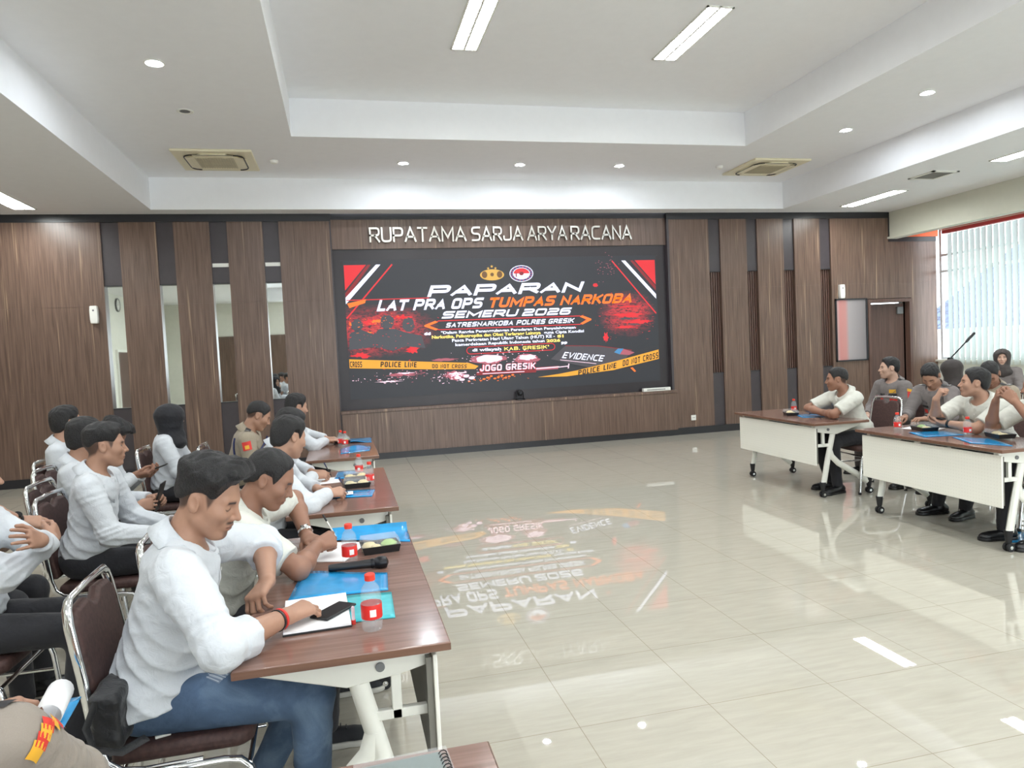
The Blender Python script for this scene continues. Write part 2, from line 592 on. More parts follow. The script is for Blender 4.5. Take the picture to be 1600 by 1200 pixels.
# ---- front wall with timber panels, mirror slots and recess panels
wf = MB()
DX0, DX1, DZ = 9.50, 10.34, 2.15     # doorway
wf.box(XL, -0.06, D + 0.10, D + 0.25, 0, 4.2)
wf.box(-0.06, 5.50, D + 0.12, D + 0.25, 0, 4.2)
wf.box(5.50, DX0, D + 0.10, D + 0.25, 0, 4.2)
wf.box(DX1, XR + 0.1, D + 0.10, D + 0.25, 0, 4.2)
wf.box(DX0, DX1, D + 0.10, D + 0.25, DZ, 4.2)
wall = struct(wf.build('wall_front', M_DARKPANEL, smooth=0))
def panel(x0, x1, z0=0.12, z1=3.70, y0=D, y1=D + 0.10, seams=(1.31, 2.50)):
    """Timber cladding between two heights, with fine horizontal seams."""
    p = MB()
    zs = [z0] + [s for s in seams if z0 < s < z1] + [z1]
    for a, c in zip(zs[:-1], zs[1:]):
        p.box(x0, x1, y0, y1, a + (0.0018 if a != z0 else 0), c - (0.0018 if c != z1 else 0))
    p.box(x0 + 0.002, x1 - 0.002, y0 + 0.004, y1, z0, z1)
    return p.build('wood_panel', M_WALLWOOD, wall, smooth=0)
panel(XL, -3.23)
SL = [(-3.23, -2.99), (-2.50, -2.27), (-1.78, -1.54), (-1.04, -0.81)]
SRR = [(6.27, 6.49), (7.00, 7.21), (7.73, 7.95), (8.47, 8.69)]
for (a, c), nx in zip(SL, [s[0] for s in SL[1:]] + [-0.05]):
    panel(c, nx)
panel(5.50, SRR[0][0])
for (a, c), nx in zip(SRR, [s[0] for s in SRR[1:]] + [None]):
    if nx is not None:
        panel(c, nx)
panel(8.69, 9.44)
panel(9.44, 9.92, 2.22)
panel(9.92, 10.40, 2.22, 3.27)
panel(10.40, XR, 0.12, 3.27)
def slot(x0, x1, shiny):
    m = MB().box(x0, x1, D + 0.03, D + 0.05, 2.80, 3.70)
    m.build('recess_panel', M_DARKPANEL, wall, smooth=0)
    m = MB().box(x0, x1, D + 0.03, D + 0.05, 0.12, 1.02)
    m.build('recess_panel', M_DARKPANEL, wall, smooth=0)
    m = MB().box(x0, x1, D + 0.085, D + 0.095, 1.02, 2.80)
    if not shiny:
        for k in range(5):
            xx = x0 + (x1 - x0) * (k + 0.5) / 5
            m.box(xx - 0.012, xx + 0.012, D + 0.06, D + 0.085, 1.02, 2.80)
    m.build('mirror' if shiny else 'slatted_panel', M_MIRROR if shiny else M_DOORWOOD, wall, smooth=0)
    m = MB().box(x0, x1, D + 0.02, D + 0.09, 2.785, 2.80).box(x0, x1, D + 0.02, D + 0.09, 1.02, 1.035)
    m.build('slot_ledge', M_BLACKTRIM, wall, smooth=0)
for s in SL:
    slot(*s, True)
for s in SL[2:]:  # white strip stands in for a glossy reflection in the recess
    MB().box(s[0] + 0.01, s[1] - 0.005, D + 0.022, D + 0.03, 3.03, 3.085).build('reflection_strip', M_WHITEPL, wall, smooth=0)
for s in SRR:
    slot(*s, False)
# dark skirting and head trims
b = MB().box(XL, -0.05, D - 0.012, D + 0.1, 0, 0.12).box(5.50, DX0 - 0.06, D - 0.012, D + 0.1, 0, 0.12).box(DX1 + 0.06, XR, D - 0.012, D + 0.1, 0, 0.12)
struct(b.build('baseboard_front', M_BLACKTRIM, smooth=0))
b = MB().box(XL, -0.05, D - 0.012, D + 0.1, 3.69, ZC).box(5.49, 9.93, D - 0.012, D + 0.1, 3.69, ZC)
b.box(-0.05, 5.49, D + 0.05, D + 0.12, 3.72, ZC)
b.box(9.92, 9.99, D - 0.012, D + 0.1, 3.26, ZC).box(9.99, XR, D - 0.012, D + 0.1, 3.26, 3.345)
struct(b.build('trim_5', M_BLACKTRIM, smooth=0))
# screen niche: header board, side cheeks
b = MB().box(-0.05, 5.49, D + 0.06, D + 0.12, 3.27, 3.72)
b.build('header_panel', M_WALLWOOD, wall, smooth=0)
b = MB().box(-0.05, 0.10, D + 0.09, D + 0.12, 0.78, 3.27).box(5.31, 5.49, D + 0.09, D + 0.12, 0.78, 3.27)
b.box(0.10, 5.31, D + 0.09, D + 0.12, 3.13, 3.27).box(0.10, 5.31, D + 0.09, D + 0.12, 0.78, 0.95)
b.box(0.06, 5.35, D + 0.082, D + 0.12, 3.10, 3.13)
b.build('niche_surround', M_SCREENBODY, wall, smooth=0)
b = MB().box(5.49, 5.53, D - 0.001, D + 0.1, 0.78, 3.72).box(-0.07, -0.05, D - 0.001, D + 0.1, 0.12, 3.72)
b.build('niche_cheek', M_DARKPANEL, wall, smooth=0)

# ---- other walls
b = MB().box(XL - 0.15, XL, YB - 0.15, D + 0.25, 0, 5.0)
b.build('wall_left_x', M_WALLPAINT, smooth=0)
wl = struct(bpy.data.objects['wall_left_x']); wl.name = 'wall_left'
m = MB()
for y0, y1 in ((1.5, 6.0), (6.5, 11.2)):
    m.box(XL, XL + 0.03, y0, y1, 0, 2.4)
m.build('wainscot', M_WALLWOOD, wl, smooth=0)
d2 = struct(empty('door_2', (XL, -1.6, 0)))
MB().box(0, 0.04, 0, 1.3, 0, 2.1).build('door_leaf', M_DOORWOOD, d2, smooth=0, bevel=0.004)
MB().box(0, 0.06, -0.07, 0, 0, 2.17).box(0, 0.06, 1.3, 1.37, 0, 2.17).box(0, 0.06, 0, 1.3, 2.1, 2.17).build('door_frame', M_WHITEPL, d2, smooth=0)
ck = thing('wall_clock', 'round white clock high on the side wall, seen in the first mirror slot', 'clock', (XL, -0.7, 3.5))
Mc = Matrix.Rotation(PI / 2, 4, 'Y')
MB().lathe([(0.2, 0), (0.2, 0.04), (0.175, 0.045), (0.172, 0.03), (0.001, 0.03)], n=32, M=Mc, caps=False).build('case', M_BLACKTRIM, ck)
MB().lathe([(0.001, 0.033), (0.172, 0.032)], n=32, M=Mc, caps=False).build('dial', M_WHITEPL, ck)
MB().box(0.034, 0.037, -0.006, 0.006, 0, 0.10).box(0.034, 0.037, 0, 0.07, -0.006, 0.006).build('hands', M_BLACKTRIM, ck, smooth=0)
b = MB().box(XL, XR, YB - 0.15, YB, 0, 0.35).box(XL, XR, YB - 0.15, YB, 3.2, 5.0)  # unseen wall; its wide openings are invented to let in sky fill
for x0, x1 in ((XL, -1.8), (1.6, 1.9), (4.8, 5.1), (8.0, 8.3)):
    b.box(x0, x1, YB - 0.15, YB, 0.35, 3.2)
struct(b.build('wall_back', M_WALLPAINT, smooth=0)); wb = bpy.data.objects['wall_back']
m = MB().box(-4.6, -1.85, YB, YB + 0.04, 0, 2.6)
m.build('wainscot', M_WALLWOOD, wb, smooth=0)
b = MB().box(XR, XR + 0.2, YB, D + 0.25, 0, 1.03).box(XR, XR + 0.2, YB, D + 0.25, 3.50, 4.2)
for y0, y1 in ((-5.2, -4.9), (-1.0, -0.7), (3.2, 3.5), (7.3, 7.6)):
    b.box(XR, XR + 0.2, y0, y1, 1.03, 3.5)
b.box(XR - 0.06, XR + 0.2, YB, D, 1.0, 1.035)
struct(b.build('wall_right', M_WALLPAINT, smooth=0))
t = NT('window_glass'); t.set((0.9, 0.95, 0.97, 1), 0.0); t.b.inputs['Alpha'].default_value = 0.06
M_GLASS = t.m
t = NT('clear_plastic'); t.set((0.97, 0.985, 1, 1), 0.05); t.b.inputs['Alpha'].default_value = 0.10
M_CLEAR = t.m
t = NT('bottle_water'); t.set((0.70, 0.76, 0.78, 1), 0.03); t.b.inputs['Alpha'].default_value = 0.17
M_BOTTLE = t.m
M_ALU = plain('window_aluminium', srgb(226, 232, 238), 0.35, 0.2)
k = 0
for y0, y1 in ((-4.9, -1.0), (-0.7, 3.2), (3.5, 7.3), (7.6, D)):
    k += 1
    w = struct(empty('window_%d' % k, (XR + 0.1, y0, 1.03)))
    m = MB()
    L = y1 - y0
    for z in (0.0, 1.63, 1.93, 2.43):
        m.box(-0.03, 0.03, 0, L, z, z + 0.045)
    n = max(2, round(L / 1.25))
    for i in range(n + 1):
        yy = min(L - 0.05, max(0, L * i / n - 0.025))
        m.box(-0.028, 0.028, yy, yy + 0.05, 0, 2.47)
    m.build('window_frame', M_ALU, w, smooth=0)
    m = MB().box(-0.004, 0.004, 0.02, L - 0.02, 0.02, 2.45)
    m.build('window_pane', M_GLASS, w, smooth=0)

# ---- doorway
dr = struct(empty('door_1', (DX0, D, 0)))
m = MB().box(-0.06, 0, -0.02, 0.16, 0, DZ + 0.06).box(DX1 - DX0, DX1 - DX0 + 0.06, -0.02, 0.16, 0, DZ + 0.06).box(0, DX1 - DX0, -0.02, 0.16, DZ, DZ + 0.06)
m.build('door_frame', M_DOORWOOD, dr, smooth=0)
Wd = DX1 - DX0
Md = Matrix.Translation((Wd, 0.13, 0)) @ Matrix.Rotation(math.radians(-14), 4, 'Z')
m = MB().box(-Wd + 0.01, -0.005, 0, 0.04, 0.01, DZ - 0.02, M=Md)
dl = m.build('door_leaf', M_DOORWOOD, dr, smooth=0)
m = MB().box(-Wd + 0.07, -Wd + 0.10, -0.05, 0.0, 0.95, 1.15, M=Md).box(-Wd + 0.07, -Wd + 0.2, -0.06, -0.04, 1.04, 1.06, M=Md)
m.build('door_handle', M_CHROME, dl, bevel=0.004)
m = MB().box(-0.14, -0.03, -0.05, 0.0, 1.93, 2.06, M=Md)
m.build('door_closer', M_GREYPL, dl, bevel=0.004)
# corridor beyond the door
b = MB().box(8.6, 8.7, D + 0.25, D + 2.4, 0, 2.8).box(8.6, 11.2, D + 2.4, D + 2.5, 0, 2.8)
struct(b.build('wall_corridor', M_WALLPAINT, smooth=0))

# ---- sign letters over the screen (one sign, each letter its own part)
sign = thing('wall_sign', 'silver metal lettering naming the hall, fixed to the wood above the screen', 'sign', (0, 0, 0))
words_ = [('RUPATAMA', 0.52, 2.04), ('SARJA', 2.12, 2.97), ('ARYA', 3.04, 3.72), ('RACANA', 3.78, 4.86)]
def letter_row(word, x0, x1):
    asp = {'M': 0.92, 'A': 0.86, 'T': 0.74, 'J': 0.72, 'S': 0.74, 'Y': 0.8}
    ws = [asp.get(c, 0.76) * (1.0 if c in 'M' else 1.0) for c in word]
    gap = 0.09
    k = (x1 - x0) / (sum(ws) + gap * (len(word) - 1))
    x = x0; H = 0.23
    for c, w in zip(word, ws):
        g, n = stroke_glyph(c, w / GW.get(c, 1.0), 0.125)
        m = MB()
        for q in g:
            P = [(x + v.x * k, 3.365 + v.y * H) for v in q]
            m.add([(a_, D + 0.014, c_) for a_, c_ in P] + [(a_, D + 0.046, c_) for a_, c_ in P], [(0, 1, 2, 3), (7, 6, 5, 4), (0, 4, 5, 1), (1, 5, 6, 2), (2, 6, 7, 3), (3, 7, 4, 0)])
        m.build('letter', M_STEEL, sign, smooth=0)
        x += (w + gap) * k
for w_ in words_:
    letter_row(*w_)

# ---- screen cabinet (front plinth under the screen)
cab = thing('screen_cabinet', 'long low walnut cabinet with a ledge running under the big screen', 'cabinet', (0, 0, 0))
m = MB()
for i in range(4):
    a = -0.05 + (5.60) * i / 4; c = -0.05 + 5.60 * (i + 1) / 4
    m.box(a + 0.0015, c - 0.0015, D - 0.05, D + 0.06, 0.11, 0.735)
m.box(-0.045, 5.545, D - 0.045, D + 0.06, 0.10, 0.735)
m.build('front_panel', M_WALLWOOD, cab, smooth=0)
m = MB().box(-0.06, 5.56, D - 0.065, D + 0.09, 0.738, 0.785)
m.build('ledge', M_WALLWOOD, cab, smooth=0, bevel=0.004)
m = MB().box(-0.05, 5.55, D - 0.03, D + 0.06, 0, 0.10)
m.build('plinth', M_BLACKTRIM, cab, smooth=0)
# ================================================================ the led wall and its slide
SY = D + 0.083
def screen_base():
    t = NT('led_slide_background')
    tc = t.n('ShaderNodeTexCoord')
    sp = t.n('ShaderNodeSeparateXYZ')
    t.l(tc.outputs['Object'], sp.inputs[0])
    x, z = sp.outputs[0], sp.outputs[2]
    # red smoke gathers at the two sides of the slide, as the artwork shows
    dxl = t.math('DIVIDE', t.math('SUBTRACT', x, 0.55), 1.15)
    dzl = t.math('DIVIDE', t.math('SUBTRACT', z, 2.0), 0.50)
    rl = t.math('ADD', t.math('MULTIPLY', dxl, dxl), t.math('MULTIPLY', dzl, dzl))
    dxr = t.math('DIVIDE', t.math('SUBTRACT', x, 4.75), 0.62)
    dzr = t.math('DIVIDE', t.math('SUBTRACT', z, 2.12), 0.46)
    rr = t.math('ADD', t.math('MULTIPLY', dxr, dxr), t.math('MULTIPLY', dzr, dzr))
    reg = t.math('SUBTRACT', 1.15, t.math('MINIMUM', rl, rr))
    reg = t.math('MAXIMUM', reg, 0.0)
    mp = t.n('ShaderNodeMapping')
    mp.inputs['Scale'].default_value = (2.4, 1, 5.5)
    t.l(tc.outputs['Object'], mp.inputs[0])
    n1 = t.noise(mp.outputs[0], 1.7, 8, 0.68, 1.2)
    k = t.math('MULTIPLY', reg, n1)
    red = t.ramp(k, [(0.20, (0, 0, 0, 1)), (0.36, srgb(110, 10, 16)), (0.52, srgb(206, 22, 30)), (0.70, srgb(226, 54, 40))])
    n2 = t.noise(mp.outputs[0], 6.0, 4, 0.7, 0.4)
    red = t.mix(t.ramp(n2, [(0.50, (0, 0, 0, 1)), (0.60, (1, 1, 1, 1))]), red, (0, 0, 0, 1))
    base = t.mix(1.0, red, srgb(34, 36, 42), 'ADD')
    t.l(base, t.b.inputs['Emission Color'])
    t.b.inputs['Emission Strength'].default_value = 0.95
    t.set((0.015, 0.015, 0.018, 1), 0.45)
    return t.m
scr = thing('led_screen', 'large lit screen on the front wall showing a red and black presentation slide', 'screen', (0, 0, 0))
MB().box(0.10, 5.31, SY, SY + 0.03, 0.95, 3.10).build('display_panel', screen_base(), scr, smooth=0)
S_ = SCREEN
E_WHITE = emit('slide_white', srgb(226, 230, 250), 1.0 * S_)
E_ORANGE = emit('slide_orange', srgb(250, 112, 24), 0.9 * S_)
E_YEL = emit('slide_yellow', srgb(250, 220, 110), 1.0 * S_)
E_TAPE = emit('slide_tape', srgb(240, 166, 40), 0.7 * S_)
E_INK = emit('slide_ink', srgb(60, 40, 16), 0.5)
E_RED = emit('slide_red', srgb(222, 24, 38), 0.75 * S_)
E_DRED = emit('slide_dark_red', srgb(150, 16, 30), 0.6 * S_)
E_GOLD = emit('slide_gold', srgb(226, 178, 76), 0.7 * S_)
E_DGOLD = emit('slide_dark_gold', srgb(120, 78, 26), 0.6 * S_)
E_BLUE = emit('slide_blue', srgb(60, 66, 130), 0.6 * S_)
E_GREY = emit('slide_grey', srgb(70, 72, 80), 0.6 * S_)
E_PINK = emit('slide_pink_white', srgb(236, 200, 216), 1.0 * S_)
E_ROSE = emit('slide_rose', srgb(190, 96, 112), 0.6 * S_)
_layer = [0]
def lay():
    _layer[0] += 1
    return SY - 0.0006 - 0.00025 * _layer[0]
def stext(s, box, mat, bold=0.03, shear=0.0, name='slide_text'):
    return text_obj(name, s, box, mat, scr, lay(), bold=bold, shear=shear, res=2)
def btext(s, box, mat, t=0.22, asp=1.0, gap=0.14, shear=0.18, space=0.5):
    q, x0, x1 = stroke_text(s, t, asp, gap, space, shear)
    B = [Vector((*p, 0)) for p in box]; y = lay(); m = MB()
    for k in q:
        vs = []
        for px, py in k:
            u = (px - x0) / (x1 - x0)
            p = (B[0] * (1 - u) + B[1] * u) * (1 - py) + (B[3] * (1 - u) + B[2] * u) * py
            vs.append((p.x, y, p.y))
        m.add(vs, [(0, 1, 2, 3)])
    return m.build('slide_text', mat, scr, smooth=0)
def spoly(polys, mat, name='slide_shape'):
    m = MB(); y = lay()
    for p in polys:
        m.add([(a, y, c) for a, c in p], [tuple(range(len(p)))])
    o = m.build(name, mat, scr, smooth=0)
    return o
def sline(pts, w, mat, name='slide_line', closed=False):
    m = MB(); y = lay()
    P = list(pts) + ([pts[0]] if closed else [])
    for (a, b_), (c, d) in zip(P[:-1], P[1:]):
        L = math.hypot(c - a, d - b_); nx, nz = -(d - b_) / L * w / 2, (c - a) / L * w / 2
        m.add([(a - nx, y, b_ - nz), (c - nx, y, d - nz), (c + nx, y, d + nz), (a + nx, y, b_ + nz)], [(0, 1, 2, 3)])
    return m.build(name, mat, scr, smooth=0)
def ell_pts(cx, cz, a, c, n=28, t0=0, t1=360):
    return [(cx + a * math.cos(math.radians(t0 + (t1 - t0) * i / n)), cz + c * math.sin(math.radians(t0 + (t1 - t0) * i / n))) for i in range(n + (0 if t1 - t0 == 360 else 1))]
def blob(cx, cz, a, c, seed, n=26, jag=0.35):
    r = random.Random(seed)
    return [(cx + a * (1 - jag * r.random()) * math.cos(2 * PI * i / n), cz + c * (1 - jag * r.random()) * math.sin(2 * PI * i / n)) for i in range(n)]
# corner flashes
spoly([[(0.11, 3.03), (0.11, 2.64), (0.45, 3.03)]], E_RED, 'slide_corner')
spoly([[(5.29, 3.02), (4.92, 3.02), (5.29, 2.60)]], E_RED, 'slide_corner')
spoly([[(0.11, 2.60), (0.11, 2.50), (0.52, 3.03), (0.47, 3.03)], [(5.29, 2.58), (5.29, 2.50), (4.84, 3.02), (4.89, 3.02)]], E_DRED)
spoly([[(0.11, 2.53), (0.11, 2.43), (0.67, 3.03), (0.60, 3.03)], [(5.29, 2.44), (5.29, 2.36), (4.68, 3.02), (4.75, 3.02)]], E_WHITE, 'slide_stripe')
sline([(0.11, 2.21), (0.85, 3.03)], 0.022, E_RED)
sline([(5.28, 2.11), (4.51, 3.02)], 0.022, E_RED)
sline([(0.12, 2.49), (1.4, 2.49)], 0.014, E_RED)
spoly([[(0.13, 2.44), (0.42, 2.50), (0.40, 2.44), (0.16, 2.37)]], E_ORANGE)
spoly([blob(0.45, 2.14, 0.2, 0.06, 3, jag=0.7), blob(0.95, 2.2, 0.22, 0.05, 4, jag=0.8), blob(0.3, 1.63, 0.18, 0.06, 5, jag=0.7), blob(1.1, 1.68, 0.13, 0.09, 6, jag=0.6)], E_RED, 'slide_flames')
spoly([blob(0.55, 2.15, 0.11, 0.035, 13, jag=0.7), blob(0.42, 1.98, 0.08, 0.02, 14, jag=0.6), blob(0.18, 2.12, 0.05, 0.03, 15)], E_ORANGE, 'slide_flames')
# helmeted crowd silhouettes in the artwork
spoly([blob(0.26, 2.10, 0.1, 0.10, 21, jag=0.2), blob(0.72, 2.13, 0.12, 0.13, 22, jag=0.2), blob(1.05, 2.08, 0.11, 0.12, 23, jag=0.2), [(0.12, 1.72), (0.14, 1.98), (0.3, 2.04), (0.5, 1.95), (0.6, 2.03), (0.85, 2.02), (1.0, 1.96), (1.25, 1.9), (1.3, 1.7), (1.0, 1.74), (0.8, 1.68), (0.5, 1.75)]], E_GREY, 'slide_silhouette')
spoly([blob(4.75, 2.1, 0.35, 0.05, 31, jag=0.6), blob(4.95, 1.98, 0.3, 0.05, 32, jag=0.7), blob(4.7, 1.9, 0.22, 0.03, 33, jag=0.6), blob(4.35, 1.74, 0.07, 0.1, 34, jag=0.6), blob(4.8, 2.24, 0.3, 0.02, 35, jag=0.7), blob(4.2, 2.62, 0.05, 0.04, 36)], E_RED, 'slide_flames')
spoly([blob(4.75, 2.04, 0.25, 0.025, 41, jag=0.6), blob(4.85, 1.94, 0.2, 0.015, 42, jag=0.6)], E_GREY, 'slide_silhouette')
r_ = random.Random(8)
spoly([ell_pts(4.42 + r_.gauss(0, 0.11), 2.88 + r_.gauss(0, 0.09), 0.008, 0.006, 6) for _ in range(46)], E_ROSE, 'slide_dots')
# police crest (plain gold wreath, shield and three stars) and the round seal
spoly([ell_pts(2.44, 2.83, 0.20, 0.09)], E_GOLD, 'slide_crest')
spoly([ell_pts(2.315, 2.835, 0.045, 0.055, 16), ell_pts(2.565, 2.835, 0.045, 0.055, 16)], E_DGOLD, 'slide_crest')
spoly([[(2.36, 2.89), (2.52, 2.89), (2.52, 2.82), (2.44, 2.755), (2.36, 2.82)]], E_GOLD, 'slide_crest')
spoly([ell_pts(2.44, 2.835, 0.03, 0.03, 10)], E_DGOLD, 'slide_crest')
def star(cx, cz, r):
    return [(cx + (r if i % 2 == 0 else r * 0.42) * math.cos(PI / 2 + PI * i / 5), cz + (r if i % 2 == 0 else r * 0.42) * math.sin(PI / 2 + PI * i / 5)) for i in range(10)]
spoly([star(2.44, 2.965, 0.028), star(2.38, 2.935, 0.025), star(2.50, 2.935, 0.025)], E_GOLD, 'slide_crest')
spoly([ell_pts(2.93, 2.84, 0.20, 0.135)], E_WHITE, 'slide_seal')
spoly([ell_pts(2.93, 2.84, 0.188, 0.125)], E_BLUE, 'slide_seal')
spoly([ell_pts(2.93 + 0.168 * math.cos(a_ * PI / 9), 2.84 + 0.11 * math.sin(a_ * PI / 9), 0.014, 0.012, 6) for a_ in range(18)], E_ROSE, 'slide_seal')
spoly([ell_pts(2.93, 2.84, 0.145, 0.095)], E_WHITE, 'slide_seal')
spoly([ell_pts(2.93, 2.84, 0.135, 0.088, 20, 0, 180)], E_RED, 'slide_seal')
spoly([ell_pts(2.93, 2.84, 0.04, 0.03, 12), [(2.85, 2.84), (2.83, 2.87), (2.83, 2.80), (2.85, 2.77)]], E_DRED, 'slide_seal')
# titles
btext('PAPARAN', [(1.37, 2.505), (3.97, 2.51), (4.01, 2.685), (1.40, 2.685)], E_WHITE, 0.27, 1.55, 0.16)
btext('LAT PRA OPS', [(0.57, 2.305), (2.26, 2.30), (2.29, 2.47), (0.60, 2.48)], E_WHITE, 0.24, 0.95, 0.12)
btext('TUMPAS NARKOBA', [(2.36, 2.30), (4.83, 2.305), (4.87, 2.47), (2.39, 2.465)], E_ORANGE, 0.24, 0.95, 0.12)
btext('SEMERU 2026', [(1.58, 2.155), (3.74, 2.145), (3.77, 2.26), (1.61, 2.27)], E_WHITE, 0.25, 1.45, 0.18)
sline([(1.36, 2.05), (1.53, 2.12), (3.90, 2.115), (4.02, 2.05), (3.90, 1.975), (1.53, 1.98)], 0.014, E_RED, closed=True)
spoly([[(1.30, 2.06), (1.48, 2.125), (1.52, 2.10), (1.38, 2.05), (1.52, 1.99), (1.48, 1.97), (1.30, 2.04)], [(4.10, 2.06), (3.94, 2.125), (3.90, 2.10), (4.02, 2.05), (3.90, 1.99), (3.94, 1.97), (4.10, 2.04)]], E_ORANGE, 'slide_chevron')
btext('SATRESNARKOBA POLRES GRESIK', [(1.64, 2.01), (3.79, 2.005), (3.81, 2.085), (1.66, 2.085)], E_WHITE, 0.24, 1.1, 0.2, 0.12, 0.7)
stext('"Dalam Rangka Penanggulangan Peredaran Dan Penyalahgunaan', R4(1.56, 1.895, 3.82, 1.955), E_WHITE, 0.03)
stext('Narkotika, Psikotropika dan Obat Terlarang Lainnya', R4(1.41, 1.825, 3.21, 1.892), E_YEL, 0.03)
stext('guna Cipta Kondisi', R4(3.26, 1.825, 3.96, 1.888), E_WHITE, 0.03)
stext('Pasca Peringatan Hari Ulang Tahun (HUT) KE -', R4(1.73, 1.76, 3.45, 1.826), E_WHITE, 0.03)
stext('81', R4(3.49, 1.768, 3.60, 1.818), E_YEL, 0.04)
stext('kemerdekaan Republik Indonesia tahun', R4(1.78, 1.692, 3.27, 1.752), E_WHITE, 0.03)
stext('2026', R4(3.30, 1.70, 3.54, 1.75), E_YEL, 0.04)
stext('di wilayah', R4(2.05, 1.592, 2.53, 1.655), E_WHITE, 0.035)
btext('KAB. GRESIK"', R4(2.58, 1.598, 3.34, 1.655), E_YEL, 0.2, 0.95, 0.2, 0.0)
sline(ell_pts(2.02, 1.625, 0.06, 0.055, 8, 90, 270) + ell_pts(3.38, 1.625, 0.06, 0.055, 8, -90, 90), 0.012, E_RED, closed=True)
stext('\u201c', R4(1.29, 1.90, 1.40, 1.95), E_WHITE, 0.05)
stext('\u201d', R4(3.55, 1.65, 3.66, 1.70), E_WHITE, 0.05)
# evidence table: powder, bags, syringe, pills
spoly([blob(2.3, 1.47, 0.34, 0.09, 51, jag=0.3), blob(2.95, 1.45, 0.27, 0.08, 52, jag=0.35), blob(1.75, 1.24, 0.28, 0.09, 53, jag=0.75), blob(0.95, 1.3, 0.33, 0.05, 54, jag=0.8), blob(1.6, 1.5, 0.24, 0.03, 55, jag=0.5)], E_ROSE, 'slide_powder')
spoly([blob(2.32, 1.48, 0.26, 0.07, 61, jag=0.3), blob(2.97, 1.47, 0.2, 0.055, 62, jag=0.4), blob(1.78, 1.26, 0.2, 0.06, 63, jag=0.85), blob(0.98, 1.32, 0.2, 0.02, 64, jag=0.8), blob(0.7, 1.2, 0.3, 0.02, 65, jag=0.9)], E_PINK, 'slide_powder')
spoly([ell_pts(1.79, 1.20, 0.055, 0.025, 12), ell_pts(1.93, 1.22, 0.05, 0.025, 12), ell_pts(2.02, 1.185, 0.05, 0.025, 12), ell_pts(1.86, 1.165, 0.045, 0.02, 12)], E_PINK, 'slide_pills')
spoly([ell_pts(2.22 + 0.06 * k_, 1.155 + 0.02 * (k_ % 3), 0.026, 0.014, 8) for k_ in range(9)], E_ORANGE, 'slide_pills')
sline([(3.08, 1.27), (3.48, 1.275)], 0.05, E_ROSE, 'slide_syringe')
sline([(3.1, 1.275), (3.5, 1.285)], 0.018, E_PINK, 'slide_syringe')
sline([(3.48, 1.28), (3.66, 1.29)], 0.014, E_PINK, 'slide_syringe')
sline([(3.655, 1.25), (3.67, 1.33)], 0.018, E_PINK, 'slide_syringe')
spoly([[(3.36, 1.42), (3.62, 1.63), (4.15, 1.60), (4.80, 1.50), (4.72, 1.40), (4.55, 1.26), (4.0, 1.25)]], emit('slide_bag', srgb(66, 62, 68), 0.8 * S_), 'slide_bag')
sline([(3.62, 1.63), (4.2, 1.60), (4.8, 1.5)], 0.012, E_DRED)
spoly([[(4.48, 1.48), (4.55, 1.54), (4.65, 1.535), (4.58, 1.44)]], emit('slide_cyan', srgb(60, 130, 180), 0.8 * S_), 'slide_sticker')
spoly([[(4.65, 1.53), (4.85, 1.46), (4.75, 1.42), (4.58, 1.44)]], E_ROSE, 'slide_sticker')
btext('EVIDENCE', [(3.55, 1.43), (4.27, 1.335), (4.31, 1.435), (3.60, 1.53)], E_WHITE, 0.17, 0.8, 0.16, 0.1)
sline([(3.50, 1.405), (4.2, 1.30)], 0.016, E_GREY)
sline([(3.52, 1.40), (4.15, 1.305)], 0.008, E_PINK)
btext('JOGO GRESIK', [(2.15, 1.275), (3.10, 1.27), (3.11, 1.385), (2.16, 1.39)], E_RED, 0.22, 0.8, 0.16, 0.0)
btext('JOGO GRESIK', [(2.16, 1.28), (3.09, 1.275), (3.10, 1.38), (2.17, 1.385)], E_PINK, 0.22, 0.8, 0.16, 0.0)
sline([(2.1, 1.245), (3.1, 1.24)], 0.05, E_DRED)
sline([(2.2, 1.24), (2.9, 1.24)], 0.012, E_PINK)
# scattered crumbs of powder and sparks
r_ = random.Random(21)
for mt_, cx_, cz_, sx_, sz_, n_ in ((E_PINK, 1.75, 1.22, 0.22, 0.055, 70), (E_PINK, 2.5, 1.50, 0.4, 0.05, 60), (E_ROSE, 1.0, 1.27, 0.35, 0.05, 60), (E_PINK, 0.75, 1.25, 0.3, 0.05, 35), (E_ORANGE, 2.4, 1.15, 0.25, 0.02, 30), (E_RED, 4.75, 2.05, 0.3, 0.16, 70), (E_RED, 0.6, 1.9, 0.4, 0.2, 60), (E_ORANGE, 0.5, 2.12, 0.28, 0.07, 30)):
    pl_ = []
    for _ in range(n_):
        x_, z_ = r_.gauss(cx_, sx_), r_.gauss(cz_, sz_)
        x_ = min(5.2, max(0.14, x_)); l_ = 0.008 + 0.03 * r_.random() ** 2; h_ = 0.004 + 0.008 * r_.random(); d_ = (r_.random() - 0.5) * 0.02
        pl_.append([(x_, z_), (x_ + l_, z_ + d_), (x_ + l_ * 0.8, z_ + d_ + h_), (x_ - l_ * 0.2, z_ + h_)])
    spoly(pl_, mt_, 'slide_flecks')
